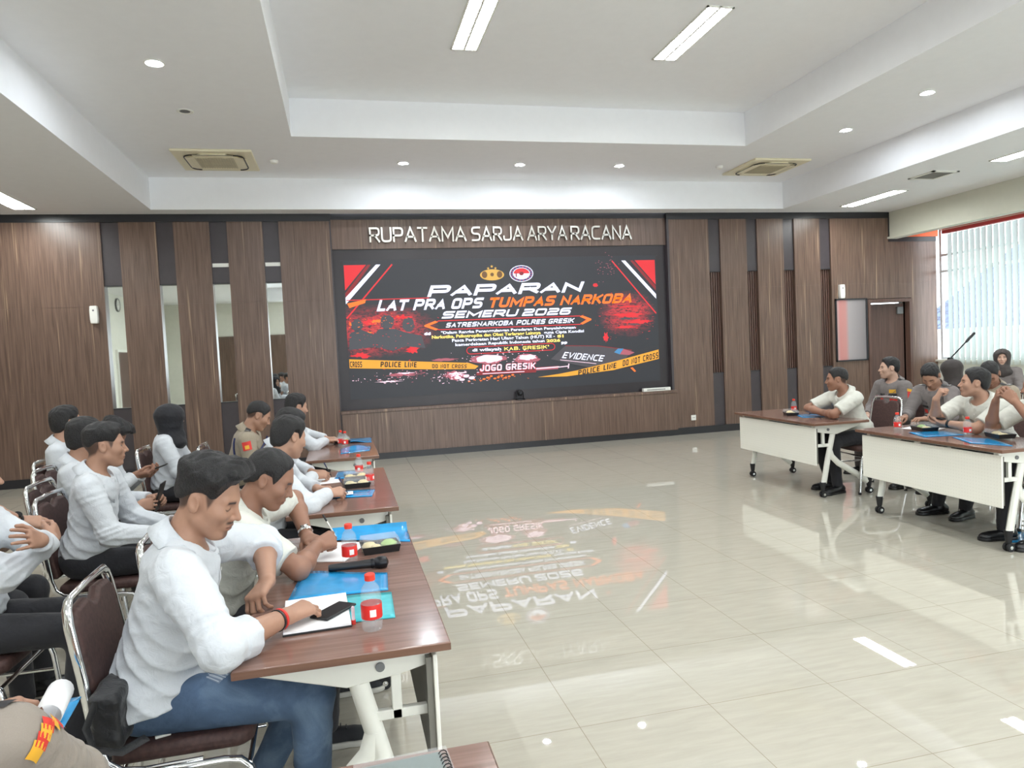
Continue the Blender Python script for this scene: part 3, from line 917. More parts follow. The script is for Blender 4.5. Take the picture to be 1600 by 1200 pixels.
# tape
spoly([[(0.11, 1.44), (1.39, 1.355), (2.08, 1.325), (2.14, 1.37), (1.98, 1.43), (1.39, 1.475), (0.11, 1.58)]], E_TAPE, 'slide_tape')
btext('CROSS', [(0.12, 1.455), (0.30, 1.445), (0.30, 1.535), (0.12, 1.545)], E_INK, 0.2, 0.6, 0.14, 0.0)
btext('POLICE LINE', [(0.58, 1.435), (1.14, 1.40), (1.15, 1.485), (0.59, 1.52)], E_INK, 0.2, 0.55, 0.16, 0.0)
btext('DO NOT CROSS', [(1.39, 1.375), (1.94, 1.345), (1.95, 1.405), (1.39, 1.44)], E_INK, 0.19, 0.6, 0.17, 0.0)
spoly([[(3.12, 1.135), (3.62, 1.12), (4.45, 1.18), (5.29, 1.33), (5.29, 1.49), (4.55, 1.34), (3.8, 1.21), (3.5, 1.17)]], E_TAPE, 'slide_tape')
btext('POLICE LINE', [(3.82, 1.125), (4.50, 1.215), (4.51, 1.305), (3.83, 1.21)], E_INK, 0.2, 0.55, 0.16, 0.0)
btext('DO NOT CROSS', [(4.62, 1.235), (5.28, 1.345), (5.28, 1.445), (4.63, 1.335)], E_INK, 0.19, 0.6, 0.17, 0.0)
spoly([[(4.76, 1.20), (4.80, 1.21), (4.86, 1.14), (4.83, 1.13)]], E_ORANGE, 'slide_ember')

for o in scr.children:
    if o.name.split('.')[0] in ('slide_flecks', 'slide_dots', 'slide_powder', 'slide_flames', 'slide_pills'):
        o['kind'] = 'stuff'
# ================================================================ ceiling fittings
def troffer(x, y, z, label, w=0.28, L=1.22):
    t = thing('ceiling_light', label, 'ceiling light', (x, y, z), 0, 'recessed fluorescent ceiling lights')
    m = MB()
    e = 0.018
    for s in (-1, 1):
        m.box(min(s * w / 2, s * (w / 2 - e)), max(s * w / 2, s * (w / 2 - e)), -L / 2, L / 2, -0.012, 0.0)
        m.box(-w / 2, w / 2, min(s * L / 2, s * (L / 2 - e)), max(s * L / 2, s * (L / 2 - e)), -0.012, 0.0)
    m.box(-0.012, 0.012, -L / 2, L / 2, -0.010, 0.0)
    m.build('frame', M_WHITEMETAL, t, smooth=0)
    for s in (-1, 1):
        MB().box(min(s * 0.014, s * (w / 2 - e)), max(s * 0.014, s * (w / 2 - e)), -L / 2 + e, L / 2 - e, -0.003, -0.001).build('diffuser', M_LAMP, t, smooth=0)
    m = MB()
    for i in range(1, 12):
        yy = -L / 2 + L * i / 12
        m.box(-w / 2 + e, w / 2 - e, yy - 0.003, yy + 0.003, -0.009, -0.0035)
    m.build('louvre', M_LOUVRE, t, smooth=0)
    return t
troffer(1.40, 6.72, Z2, 'long ceiling lamp in the raised tray, the one running off the top of the picture')
troffer(3.62, 6.72, Z2, 'long ceiling lamp in the raised tray, wholly in view beside the other tray lamp')
for x, y in ((1.40, 3.4), (3.62, 3.4), (1.40, 0.2), (3.62, 0.2)):
    troffer(x, y, Z2, 'ceiling lamp of the raised tray above the camera, out of the picture')
troffer(-4.0, 10.25, ZC, 'ceiling lamp on the low ceiling over the plain end of the wood wall')
troffer(8.62, 10.1, ZC, 'ceiling lamp on the low ceiling near the window beam and air vent')
troffer(8.62, 7.2, ZC, 'ceiling lamp cut by the frame edge on the low ceiling by the windows')
for x, y in ((-4.0, 6.9), (-4.0, 3.2), (-4.0, -0.5), (8.62, 0.0), (1.4, -3.4), (3.6, -3.4)):
    troffer(x, y, ZC if abs(x - 2.5) > 4 else Z1, 'ceiling lamp in the part of the hall behind the camera')

def downlight(x, y, label, on=True, z=Z1):
    t = thing('downlight', label, 'downlight', (x, y, z), 0, 'round recessed downlights')
    MB().lathe([(0.052, -0.001), (0.075, -0.008), (0.085, -0.004), (0.085, 0.0)], n=24, caps=False).build('trim_ring', M_WHITEPL, t)
    MB().lathe([(0.0005, -0.004), (0.052, -0.003)], n=24, caps=False).build('lamp', M_SPOT if on else M_GREYPL, t)
downlight(-1.44, 6.86, 'brightest round downlight, above the seated rows by the ceiling step')
downlight(-1.44, 8.11, 'round downlight that is switched off, near the air conditioner', False)
downlight(0.98, 10.02, 'round downlight over the start of the hall name lettering')
downlight(2.64, 10.01, 'round downlight over the middle of the big screen')
downlight(4.16, 10.0, 'round downlight over the end of the hall name lettering')
downlight(6.54, 6.78, 'round downlight on the window side, the nearer one of two')
downlight(6.55, 8.12, 'round downlight on the window side, beside the air conditioner')
for y in (4.2, 1.6, -1.0):
    for x in (-1.44, 6.54):
        downlight(x, y, 'round downlight behind the top edge of the picture')

def cassette(x, y, label):
    t = thing('air_conditioner', label, 'air conditioner', (x, y, Z1), 0, 'ceiling cassette air conditioners')
    h = 0.475
    MB().box(-h, h, -h, h, -0.03, 0).build('face_panel', M_CREAM, t, bevel=0.01)
    m = MB()
    oct_ = [(math.cos(math.radians(a)) * 0.40, math.sin(math.radians(a)) * 0.40) for a in (20, 70, 110, 160, 200, 250, 290, 340)]
    m.prism(oct_, -0.045, -0.029, 'z')
    m.build('raised_face', M_CREAM, t, bevel=0.006)
    m = MB()
    m.box(-0.23, 0.23, -0.23, 0.23, -0.050, -0.044)
    for i in range(15):
        a = -0.23 + 0.46 * (i + 0.5) / 15
        m.box(a - 0.006, a + 0.006, -0.23, 0.23, -0.056, -0.050)
    m.build('grille', plain('aircon_grille', srgb(196, 188, 160), 0.5), t, smooth=0)
    for k in range(4):
        Mr = Matrix.Rotation(PI / 2 * k, 4, 'Z')
        m = MB().box(-0.24, 0.24, 0.30, 0.345, -0.049, -0.044, M=Mr)
        m.build('air_vane', M_CREAM, t, smooth=0)
        m = MB().box(-0.24, 0.24, 0.345, 0.362, -0.0465, -0.044, M=Mr)
        for s in (-1, 1):
            m.tube([tuple(Mr @ Vector(p)) for p in arc((s * 0.24, 0.24), 0.11, 90 if s > 0 else 90, 40 if s > 0 else 140, 5, 'xy', -0.046)], 0.008, 6)
        m.build('air_slot', M_BLACK, t, smooth=0)
cassette(-1.42, 9.95, 'square cream air conditioner in the ceiling above the mirror slots')
cassette(6.55, 9.93, 'square cream air conditioner in the ceiling on the window side')
t = thing('smoke_detector', 'small round detector on the ceiling beside the air conditioner over the mirrors', 'detector', (-0.72, 9.98, Z1))
MB().lathe([(0.02, -0.045), (0.045, -0.035), (0.055, -0.01), (0.055, 0)], n=20).build('housing', M_WHITEPL, t)
t = thing('smoke_detector', 'small round detector on the ceiling next to the window-side air conditioner', 'detector', (5.78, 9.96, Z1))
MB().lathe([(0.02, -0.045), (0.045, -0.035), (0.055, -0.01), (0.055, 0)], n=20).build('housing', M_WHITEPL, t)
t = thing('ceiling_vent', 'square grey louvred air vent in the low ceiling near the windows', 'vent', (8.33, 8.56, ZC))
m = MB()
for s in (-1, 1):
    m.box(min(s * .22, s * .18), max(s * .22, s * .18), -.23, .23, -.015, 0); m.box(-.22, .22, min(s * .23, s * .19), max(s * .23, s * .19), -.015, 0)
m.build('frame', M_WHITEMETAL, t, smooth=0)
m = MB()
for i in range(12):
    a = -.19 + .38 * (i + .5) / 12
    m.box(-.18, .18, a - .004, a + .012, -.010, -.004)
m.box(-.18, .18, -.19, .19, -.003, -.001)
m.build('slats', plain('vent_grey', srgb(128, 124, 118), 0.6), t, smooth=0)

# ================================================================ things on the front wall
def air_freshener(x, z, label):
    t = thing('air_freshener', label, 'air freshener', (x, D, z), 0, 'wall air fresheners')
    m = MB()
    prof = [(-0.045, -0.125), (0.045, -0.125), (0.052, -0.06), (0.052, 0.06), (0.046, 0.125), (-0.046, 0.125), (-0.052, 0.06), (-0.052, -0.06)]
    m.prism(prof, -0.075, 0.0, 'y')
    m.build('case', M_WHITEPL, t, bevel=0.012, seg=3)
    MB().lathe([(0.013, 0), (0.013, 0.004)], M=Matrix.Translation((0, -0.074, 0.06)) @ Matrix.Rotation(PI / 2, 4, 'X'), n=14).build('nozzle', M_GREYPL, t)
air_freshener(-3.37, 2.385, 'white air freshener on the plain wood wall beside the first mirror slot')
air_freshener(8.87, 2.37, 'white air freshener on the wood wall above the framed glass panel')
t = thing('wall_socket', 'white electric socket low on the wood wall beside the screen cabinet', 'socket', (5.865, D, 0.28))
MB().box(-.045, .045, -.012, 0, -.045, .045).build('plate', M_WHITEPL, t, bevel=.004)
m = MB()
for s in (-1, 1):
    m.lathe([(0.006, 0), (0.006, 0.002)], M=Matrix.Translation((s * .012, -.012, 0)) @ Matrix.Rotation(PI / 2, 4, 'X'), n=10)
m.build('holes', M_BLACK, t)
t = thing('framed_panel', 'glossy framed glass panel hung on the wood wall beside the door', 'panel', (9.08, D, 1.67))
m = MB()
for s in (-1, 1):
    m.box(min(s * .335, s * .31), max(s * .335, s * .31), -.03, 0, -.57, .57); m.box(-.335, .335, -.03, 0, min(s * .57, s * .545), max(s * .57, s * .545))
m.build('frame', M_BLACKTRIM, t, smooth=0)
gt = NT('board_glass_reflection')
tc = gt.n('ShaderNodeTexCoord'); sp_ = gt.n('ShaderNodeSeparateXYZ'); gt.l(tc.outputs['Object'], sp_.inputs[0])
gt.set(gt.ramp(gt.math('MULTIPLY_ADD', sp_.outputs[0], 1.5, 0.5), [(0.0, srgb(186, 166, 164)), (0.14, srgb(196, 134, 130)), (0.32, srgb(194, 138, 134)), (0.42, srgb(166, 158, 160)), (1.0, srgb(132, 126, 128))]), 0.12)  # red and grey bands paint a reflection into the glass colour
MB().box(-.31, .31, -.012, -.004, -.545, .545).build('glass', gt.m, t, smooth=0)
# webcam and media bar on the ledge
t = thing('conference_camera', 'small black conference camera on the ledge below the screen', 'camera', (2.79, D + 0.0, 0.785))
MB().lathe([(0.085, 0), (0.09, 0.006), (0.08, 0.02), (0.05, 0.028)], n=24).build('base', M_BLACKMETAL, t)
m = MB()
for s in (-1, 1):
    m.box(min(s * .05, s * .064), max(s * .05, s * .064), -.02, .02, .025, .13)
m.build('fork', M_BLACK, t, bevel=.004)
m = MB().lathe([(0.012 * 0 + 0.002, -.052), (0.03, -.044), (0.046, -.02), (0.05, 0), (0.046, .02), (0.03, .044), (0.002, .052)], M=Matrix.Translation((0, 0, .115)), n=20)
m.build('head', M_BLACK, t)
m = MB().lathe([(0.026, 0), (0.03, 0.012), (0.024, 0.02)], M=Matrix.Translation((0, -.04, .115)) @ Matrix.Rotation(PI / 2, 4, 'X'), n=18)
m.build('lens', M_BLACKMETAL, t)
t = thing('media_box', 'flat white device bar lying on the ledge at the end of the screen', 'device', (5.19, D + 0.0, 0.785))
MB().box(-.25, .25, -.04, .04, 0, .055).build('case', M_WHITEPL, t, bevel=.006)
m = MB()
for i in range(14):
    m.box(-.18 + i * .024, -.166 + i * .024, -.0415, -.039, .018, .036)
m.build('ports', M_BLACK, t, smooth=0)

# ================================================================ windows: blinds, outside
t = thing('vertical_blind', 'long pale vertical blind hanging along the windows', 'blind', (10.86, 0, 0))
bt = NT('blind_fabric')
tr = bt.n('ShaderNodeBsdfTranslucent'); tr.inputs[0].default_value = srgb(160, 174, 174)
mx = bt.n('ShaderNodeMixShader'); mx.inputs[0].default_value = 0.45
bt.set(srgb(228, 232, 222), 0.8)
bt.l(bt.b.outputs[0], mx.inputs[1]); bt.l(tr.outputs[0], mx.inputs[2]); bt.l(mx.outputs[0], bt.out.inputs[0])
m = MB()
y = 10.83
while y > -5.0:
    a = math.radians(78)
    dx, dy = 0.0635 * math.cos(a), 0.0635 * math.sin(a)
    m.add([(-dx, y - dy, 0.95), (dx, y + dy, 0.95), (dx, y + dy, 3.33), (-dx, y - dy, 3.33)], [(0, 1, 2, 3)])
    y -= 0.118
m.build('slats', bt.m, t, smooth=0)
MB().box(-.03, .03, -5, 10.88, 3.335, 3.375).build('head_rail', M_WHITEPL, t, smooth=0)
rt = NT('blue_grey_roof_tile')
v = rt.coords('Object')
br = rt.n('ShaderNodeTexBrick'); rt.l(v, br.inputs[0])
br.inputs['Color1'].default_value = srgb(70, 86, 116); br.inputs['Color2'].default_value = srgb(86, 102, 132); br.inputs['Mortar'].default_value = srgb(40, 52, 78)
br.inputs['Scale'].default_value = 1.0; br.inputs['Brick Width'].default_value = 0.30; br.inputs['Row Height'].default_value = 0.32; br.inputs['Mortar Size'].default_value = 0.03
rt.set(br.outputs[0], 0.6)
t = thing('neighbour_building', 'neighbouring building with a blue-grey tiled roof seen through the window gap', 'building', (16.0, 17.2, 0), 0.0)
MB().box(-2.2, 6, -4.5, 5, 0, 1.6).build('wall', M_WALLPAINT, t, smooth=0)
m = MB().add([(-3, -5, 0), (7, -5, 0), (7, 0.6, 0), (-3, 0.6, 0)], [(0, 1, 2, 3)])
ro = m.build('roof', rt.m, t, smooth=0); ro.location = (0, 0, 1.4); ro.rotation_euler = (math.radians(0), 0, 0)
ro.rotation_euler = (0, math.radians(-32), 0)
# microphone stand near the windows
t = thing('microphone_stand', 'black boom microphone stand standing among the seated officers near the windows', 'microphone stand', (7.1, 7.1, 0))
MB().cyl((0, 0, 0.02), (0, 0, 1.24), 0.011).build('pole', M_BLACKMETAL, t)
for k in range(3):
    a = math.radians(90 + 120 * k)
    MB().cyl((0, 0, .12), (.3 * math.cos(a), .3 * math.sin(a), .012), .009).build('leg', M_BLACKMETAL, t)
MB().cyl((-.025, 0, 1.24), (.025, 0, 1.24), .02).build('clutch', M_BLACK, t)
b_ = Vector((0.245, -0.03, 1.47))
MB().cyl((-.12, .02, 1.13), tuple(b_), .008).build('boom', M_BLACKMETAL, t)
d_ = Vector((.72, -.1, .68)).normalized()
MB().cyl(tuple(b_ - d_ * .05), tuple(b_ + d_ * .10), .016).build('microphone', M_BLACK, t)

# ================================================================ tables
TL, TW, TH = 1.48, 0.61, 0.75
def perforated():
    t = NT('perforated_white_panel')
    tc = t.n('ShaderNodeTexCoord')
    sp = t.n('ShaderNodeSeparateXYZ'); t.l(tc.outputs['Object'], sp.inputs[0])
    acc = []
    for s in (1, 2):
        fr = t.math('FRACT', t.math('MULTIPLY', sp.outputs[s], 40.0))
        e = t.math('SUBTRACT', fr, 0.5)
        acc.append(t.math('MULTIPLY', e, e))
    d = t.math('ADD', acc[0], acc[1])
    hole = t.math('LESS_THAN', d, 0.03)
    t.set(t.mix(hole, srgb(234, 233, 224), srgb(226, 225, 216)), 0.45)
    return t.m
M_PERF = perforated()
M_PERFDARK = plain('panel_inner_grey', srgb(118, 116, 108), 0.5)
def make_table():
    t = empty('folding_table')
    MB().box(-TW / 2, TW / 2, -TL / 2, TL / 2, TH - 0.026, TH).build('tabletop', M_TOPWOOD, t, bevel=0.003)
    m = MB()
    m.box(-TW / 2 - .0012, TW / 2 + .0012, -TL / 2 - .0012, TL / 2 + .0012, TH - 0.0235, TH - 0.003)
    m.build('edge_band', M_EDGEWOOD, t, smooth=0)
    m = MB().box(0.255, 0.268, -TL / 2 + 0.04, TL / 2 - 0.04, 0.33, 0.70)
    m.build('modesty_panel', M_PERF, t, bevel=0.003)
    m = MB().box(0.235, 0.2545, -TL / 2 + 0.05, TL / 2 - 0.05, 0.345, 0.69)
    m.build('panel_backing', M_PERFDARK, t, smooth=0)
    m = MB().box(-0.05, 0.02, -TL / 2 + 0.12, TL / 2 - 0.12, 0.66, 0.70)
    m.build('crossbar', M_WHITEMETAL, t, bevel=0.004)
    for s in (-1, 1):
        y0, y1 = s * (TL / 2 - 0.10) - 0.022, s * (TL / 2 - 0.10) + 0.022
        m = MB().prism([(-0.26, 0.722), (0.25, 0.722), (0.25, 0.66), (0.16, 0.64), (0.0, 0.62), (-0.26, 0.695)], y0, y1, 'y')
        br_ = m.build('bracket', M_WHITEMETAL, t, bevel=0.004)
        yb = s * (TL / 2 - 0.075)
        MB().cyl((0.10, yb - s * .005, 0.672), (0.10, yb + s * .004, 0.672), 0.014).build('bolt', M_GREYPL, br_)
        # leg to the front caster, leg to the rear caster, tie bar
        yc = s * (TL / 2 - 0.10)
        def leg(path, w=0.03, d=0.022):
            m = MB().tube([(a, yc, c) for a, c in path], w, 8, rb=d, up=(1, 0, 0))
            return m.build('leg', M_WHITEMETAL, t, smooth=50, bevel=0.0)
        l1 = leg([(0.015, 0.70), (0.04, 0.60), (0.095, 0.38), (0.145, 0.14)])
        l2 = leg([(0.075, 0.47), (0.05, 0.40), (-0.02, 0.33), (-0.22, 0.21), (-0.345, 0.12)])
        for lg, fx, tilt in ((l1, 0.155, 0.33), (l2, -0.365, -0.5)):
            m = MB().lathe([(0.016, 0.055), (0.021, 0.075), (0.030, 0.15)], c=(fx - (0.0), yc, 0), n=14)
            m.build('rubber_boot', M_RUBBER, lg)
            m = MB()
            for q in (-1, 1):
                m.lathe([(0.012, -0.007), (0.029, -0.009), (0.031, 0), (0.029, 0.009), (0.012, 0.007)], M=Matrix.Translation((fx, yc + q * 0.016, 0.031)) @ Matrix.Rotation(PI / 2, 4, 'X'), n=18)
            m.build('caster_wheel', M_RUBBER, lg)
            m = MB()
            for q in (-1, 1):
                m.lathe([(0.003, -0.011), (0.013, -0.011), (0.013, 0.011), (0.003, 0.011)], M=Matrix.Translation((fx, yc + q * 0.016, 0.031)) @ Matrix.Rotation(PI / 2, 4, 'X'), n=14)
            m.cyl((fx, yc - .03, .031), (fx, yc + .03, .031), .005).cyl((fx, yc, .03), (fx, yc, .075), .008)
            m.build('caster_hub', M_CHROME, lg)
        m = MB().box(0.07, 0.26, yc - 0.012, yc + 0.012, 0.50, 0.53).box(0.13, 0.16, yc - .012, yc + .012, 0.50, 0.66)
        m.build('tie_bar', M_WHITEMETAL, t, bevel=0.003)
    return t
TAB = make_table()
def table(x, y, rz, label, first=[True]):
    o = TAB if first[0] else copy_tree(TAB)
    first[0] = False
    o.location = (x, y, 0); o.rotation_euler = (0, 0, rz)
    tag(o, label, 'table', 'walnut and white folding training tables')
    return o
LX = -0.042
table(LX, 2.80, 0, 'walnut-topped folding table where the man in torn jeans sits')
table(LX, 4.78, 0, 'walnut-topped folding table second along, in front of two men writing with pens')
table(LX, 6.95, 0, 'walnut-topped folding table nearest the screen cabinet, by the khaki officer')
table(LX, 0.76, 0, 'walnut-topped folding table whose corner with a spiral notebook shows at the bottom edge')
table(4.71, 6.72, PI - 0.02, 'walnut-topped folding table by the window side, nearer the screen, with one man leaning on it')
table(4.70, 4.70, PI - 0.02, 'walnut-topped folding table by the window side, nearer the camera, with two bottles')

# ================================================================ chairs
def make_chair():
    t = empty('banquet_chair')
    # seat pad
    m = MB()
    seat = [(-0.20, -0.20), (0.17, -0.215), (0.205, -0.18), (0.215, 0), (0.205, 0.18), (0.17, 0.215), (-0.20, 0.20)]
    m.prism(seat, 0.415, 0.468, 'z')
    m.build('seat', M_UPH, t, bevel=0.02, seg=3)
    # back pad with the dipped top
    prof = [(-0.19, 0.50), (0.19, 0.50), (0.20, 0.70), (0.195, 0.86), (0.16, 0.895), (0.06, 0.90), (0.02, 0.872), (0.0, 0.868), (-0.02, 0.872), (-0.06, 0.90), (-0.16, 0.895), (-0.195, 0.86), (-0.20, 0.70)]
    def bx(z):
        return -0.205 - 0.16 * (z - 0.42)
    m = MB()
    n = len(prof)
    vs = [(bx(z) + 0.018, y, z) for y, z in prof] + [(bx(z) - 0.018, y, z) for y, z in prof]
    fs = [tuple(range(n)), tuple(range(2 * n - 1, n - 1, -1))] + [(i, n + i, n + (i + 1) % n, (i + 1) % n) for i in range(n)]
    m.add(vs, fs)
    m.build('backrest', M_UPH, t, bevel=0.012, seg=3)
    # chromed back loop: along the seat sides, up, across the top
    half = [(0.06, 0.225, 0.405), (-0.10, 0.225, 0.405), (-0.165, 0.224, 0.415), (-0.205, 0.222, 0.445), (-0.225, 0.22, 0.50), (bx(0.70) , 0.219, 0.70), (bx(0.86), 0.214, 0.86), (bx(0.905), 0.20, 0.905), (bx(0.925), 0.17, 0.926)]
    path = half + [(bx(0.93), 0, 0.93)] + [(a, -b_, c) for a, b_, c in reversed(half)]
    MB().tube(path, 0.017, 12, rb=0.011, up=(1, 0, 0)).build('back_frame', M_CHROME, t, smooth=60)
    for s in (-1, 1):
        fl = [(0.0, s * .235, .40)] + [(0.12, s * .235, .40)] + [(0.165, s * .235, .392), (0.192, s * .237, .365), (0.205, s * .24, .32), (0.235, s * .25, .012)]
        o = MB().tube(fl, 0.0125, 10).build('leg', M_CHROME, t, smooth=60)
        MB().lathe([(.014, 0), (.014, .025)], c=(0.236, s * .2505, 0), n=12).build('foot_cap', M_RUBBER, o)
        rl = [(0.0, s * .235, .40), (-0.12, s * .235, .40), (-0.165, s * .235, .39), (-0.19, s * .237, .36), (-0.205, s * .24, .31), (-0.27, s * .25, .012)]
        o = MB().tube(rl, 0.0125, 10).build('leg', M_CHROME, t, smooth=60)
        MB().lathe([(.014, 0), (.014, .025)], c=(-0.271, s * .2505, 0), n=12).build('foot_cap', M_RUBBER, o)
    for x in (0.19, -0.18):
        MB().cyl((x, -.236, .375), (x, .236, .375), .009).build('stretcher', M_CHROME, t)
    for s in (-1, 1):
        MB().cyl((.212, s * .243, .25), (-.225, s * .243, .25), .008).build('stretcher', M_CHROME, t)
    return t
CHAIR = make_chair()
_cf = [True]
def chair(x, y, rz, label):
    o = CHAIR if _cf[0] else copy_tree(CHAIR)
    _cf[0] = False
    o.location = (x, y, 0); o.rotation_euler = (0, 0, math.radians(rz))
    tag(o, label, 'chair', 'chrome banquet chairs with brown upholstery')
    return o
# ================================================================ people: distance-field bodies meshed by surface nets
V3 = lambda *a: np.array(a, float)
def nrm(v):
    v = np.asarray(v, float)
    return v / (np.linalg.norm(v) + 1e-12)
def smin(a, b, k):
    h = np.clip(0.5 + 0.5 * (b - a) / k, 0, 1)
    return b + (a - b) * h - k * h * (1 - h)
def smax(a, b, k):
    return -smin(-a, -b, k)
def ell(P, c, r):
    q = (P - c) / r
    k0 = np.sqrt((q * q).sum(1)) + 1e-9
    q2 = q / r
    k1 = np.sqrt((q2 * q2).sum(1)) + 1e-9
    return k0 * (k0 - 1) / k1
def ellR(P, c, r, Rm):
    return ell((P - c) @ Rm, 0, np.asarray(r, float))      # Rm columns: local axes
def cap(P, a, b, ra, rb):
    pa = P - a; ba = b - a
    h = np.clip((pa @ ba) / (ba @ ba + 1e-12), 0, 1)
    d = pa - h[:, None] * ba
    return np.sqrt((d * d).sum(1)) - (ra + (rb - ra) * h)
def sph(P, c, r):
    d = P - c
    return np.sqrt((d * d).sum(1)) - r
def near(P, c, R, fn):
    """evaluate fn only within R of c; outside return a safe distance."""
    d = P - c
    dist = np.sqrt((d * d).sum(1)) - R
    out = np.maximum(dist, 0.06)
    m = dist < 0.06
    if m.any():
        out[m] = fn(P[m])
    return out

E12 = [(0, 1), (2, 3), (4, 5), (6, 7), (0, 2), (1, 3), (4, 6), (5, 7), (0, 4), (1, 5), (2, 6), (3, 7)]
CORN = np.array([[i & 1, (i >> 1) & 1, (i >> 2) & 1] for i in range(8)])
def sdf_mesh(fn, lo, hi, h, smooth_it=1):
    lo = np.asarray(lo, float); hi = np.asarray(hi, float)
    B = 4
    nb = np.ceil((hi - lo) / (h * B)).astype(int) + 1
    n = nb * B
    gx = [lo[i] + (np.arange(nb[i]) + 0.5) * h * B for i in range(3)]
    Cc = np.stack(np.meshgrid(*gx, indexing='ij'), -1).reshape(-1, 3)
    dc = fn(Cc)
    act = np.abs(dc) < h * B * 0.87 * 1.35 + 2 * h
    d = np.repeat(np.repeat(np.repeat(dc.reshape(nb), B, 0), B, 1), B, 2).astype(np.float32)
    ai = np.argwhere(act.reshape(nb))
    off = np.stack(np.meshgrid(range(B), range(B), range(B), indexing='ij'), -1).reshape(-1, 3)
    idx = (ai[:, None, :] * B + off[None]).reshape(-1, 3)
    val = np.empty(len(idx))
    CH = 400000
    for s in range(0, len(idx), CH):
        val[s:s + CH] = fn(lo + (idx[s:s + CH] + 0.5) * h)
    d[idx[:, 0], idx[:, 1], idx[:, 2]] = val
    s = d < 0
    c8 = [s[x:n[0] - 1 + x, y:n[1] - 1 + y, z:n[2] - 1 + z] for x, y, z in CORN]
    anyv = np.zeros(c8[0].shape, bool); allv = np.ones(c8[0].shape, bool)
    for c in c8:
        anyv |= c; allv &= c
    cell = np.argwhere(anyv & ~allv)
    if len(cell) == 0:
        return np.zeros((0, 3)), np.zeros((0, 4), int)
    cd = np.stack([d[cell[:, 0] + c[0], cell[:, 1] + c[1], cell[:, 2] + c[2]] for c in CORN], 1).astype(float)
    acc = np.zeros((len(cell), 3)); cnt = np.zeros(len(cell))
    for a, b in E12:
        da, db = cd[:, a], cd[:, b]
        m = (da < 0) != (db < 0)
        t = np.where(m, da / np.where(m, da - db, 1), 0)
        acc += m[:, None] * (CORN[a] + t[:, None] * (CORN[b] - CORN[a])); cnt += m
    V = lo + (cell + acc / cnt[:, None] + 0.5) * h
    cid = -np.ones(c8[0].shape, np.int32)
    cid[cell[:, 0], cell[:, 1], cell[:, 2]] = np.arange(len(cell))
    F = []
    for ax in range(3):
        s0 = [slice(None)] * 3; s1 = [slice(None)] * 3
        s0[ax] = slice(0, -1); s1[ax] = slice(1, None)
        cr = s[tuple(s0)] != s[tuple(s1)]
        e = np.argwhere(cr)
        u, v = (ax + 1) % 3, (ax + 2) % 3
        ok = (e[:, u] > 0) & (e[:, v] > 0) & (e[:, u] < n[u] - 1) & (e[:, v] < n[v] - 1)
        e = e[ok]
        ins = s[e[:, 0], e[:, 1], e[:, 2]]
        def q(du, dv):
            f = e.copy(); f[:, u] -= du; f[:, v] -= dv
            return cid[f[:, 0], f[:, 1], f[:, 2]]
        quad = np.stack([q(1, 1), q(0, 1), q(0, 0), q(1, 0)], 1)
        quad[~ins] = quad[~ins][:, ::-1]
        F.append(quad)
    F = np.concatenate(F)
    F = F[(F >= 0).all(1)]
    for _ in range(smooth_it):
        nv = len(V)
        S = np.zeros((nv, 3)); W = np.zeros(nv)
        for i in range(4):
            a, b = F[:, i], F[:, (i + 1) % 4]
            for k in range(3):
                S[:, k] += np.bincount(a, V[b, k], nv) + np.bincount(b, V[a, k], nv)
            W += np.bincount(a, minlength=nv) + np.bincount(b, minlength=nv)
        V = 0.5 * V + 0.5 * S / np.maximum(W, 1)[:, None]
    return V, F
def mesh_np(name, V, F, mat, parent=None, tone=None, smooth=True):
    me = bpy.data.meshes.new(name)
    nv, nf = len(V), len(F)
    me.vertices.add(nv); me.loops.add(nf * 4); me.polygons.add(nf)
    me.vertices.foreach_set('co', np.asarray(V, np.float32).ravel())
    me.loops.foreach_set('vertex_index', np.asarray(F, np.int32).ravel())
    me.polygons.foreach_set('loop_start', np.arange(0, nf * 4, 4, dtype=np.int32))
    if smooth:
        me.polygons.foreach_set('use_smooth', np.ones(nf, bool))
    me.update(calc_edges=True)
    me.validate()
    if isinstance(mat, (list, tuple)):
        for m in mat: me.materials.append(m)
    else:
        me.materials.append(mat)
    if tone is not None:
        at = me.color_attributes.new('tone', 'FLOAT_COLOR', 'POINT')
        c = np.ones((nv, 4), np.float32); c[:, :3] = tone
        at.data.foreach_set('color', c.ravel())
    return link(name, me, parent)

_rw = np.random.RandomState(5)
_K = _rw.randn(7, 3); _K /= np.linalg.norm(_K, axis=1)[:, None]
_K[:, 2] *= 1.5
_KF = np.array([20, 27, 34, 42, 52, 64, 80.])
_A = _rw.randn(3, 3) * 7
def wrinkle(P, seed, amp):
    q = P + 0.035 * np.sin(P @ _A + seed)
    w = 0
    for i in range(7):
        w = w + (1 - np.abs(np.sin(q @ (_K[i] * _KF[i] * 0.8) + seed * (i + 1.7)))) * (1.0 if i < 4 else 0.55)
    return amp * (w / 5.65 - 0.42) * 2

def rotz(a):
    c, s = math.cos(a), math.sin(a)
    return np.array([[c, -s, 0], [s, c, 0], [0, 0, 1.0]])
def frame(heading, pitch=0.0, roll=0.0):
    """columns: forward, left, up. pitch > 0 looks down."""
    h, p, r = map(math.radians, (heading, pitch, roll))
    f = V3(math.cos(h) * math.cos(p), math.sin(h) * math.cos(p), -math.sin(p))
    l = V3(-math.sin(h), math.cos(h), 0)
    u = np.cross(f, l)
    l2 = l * math.cos(r) + u * math.sin(r); u2 = u * math.cos(r) - l * math.sin(r)
    return np.stack([f, l2, u2], 1)

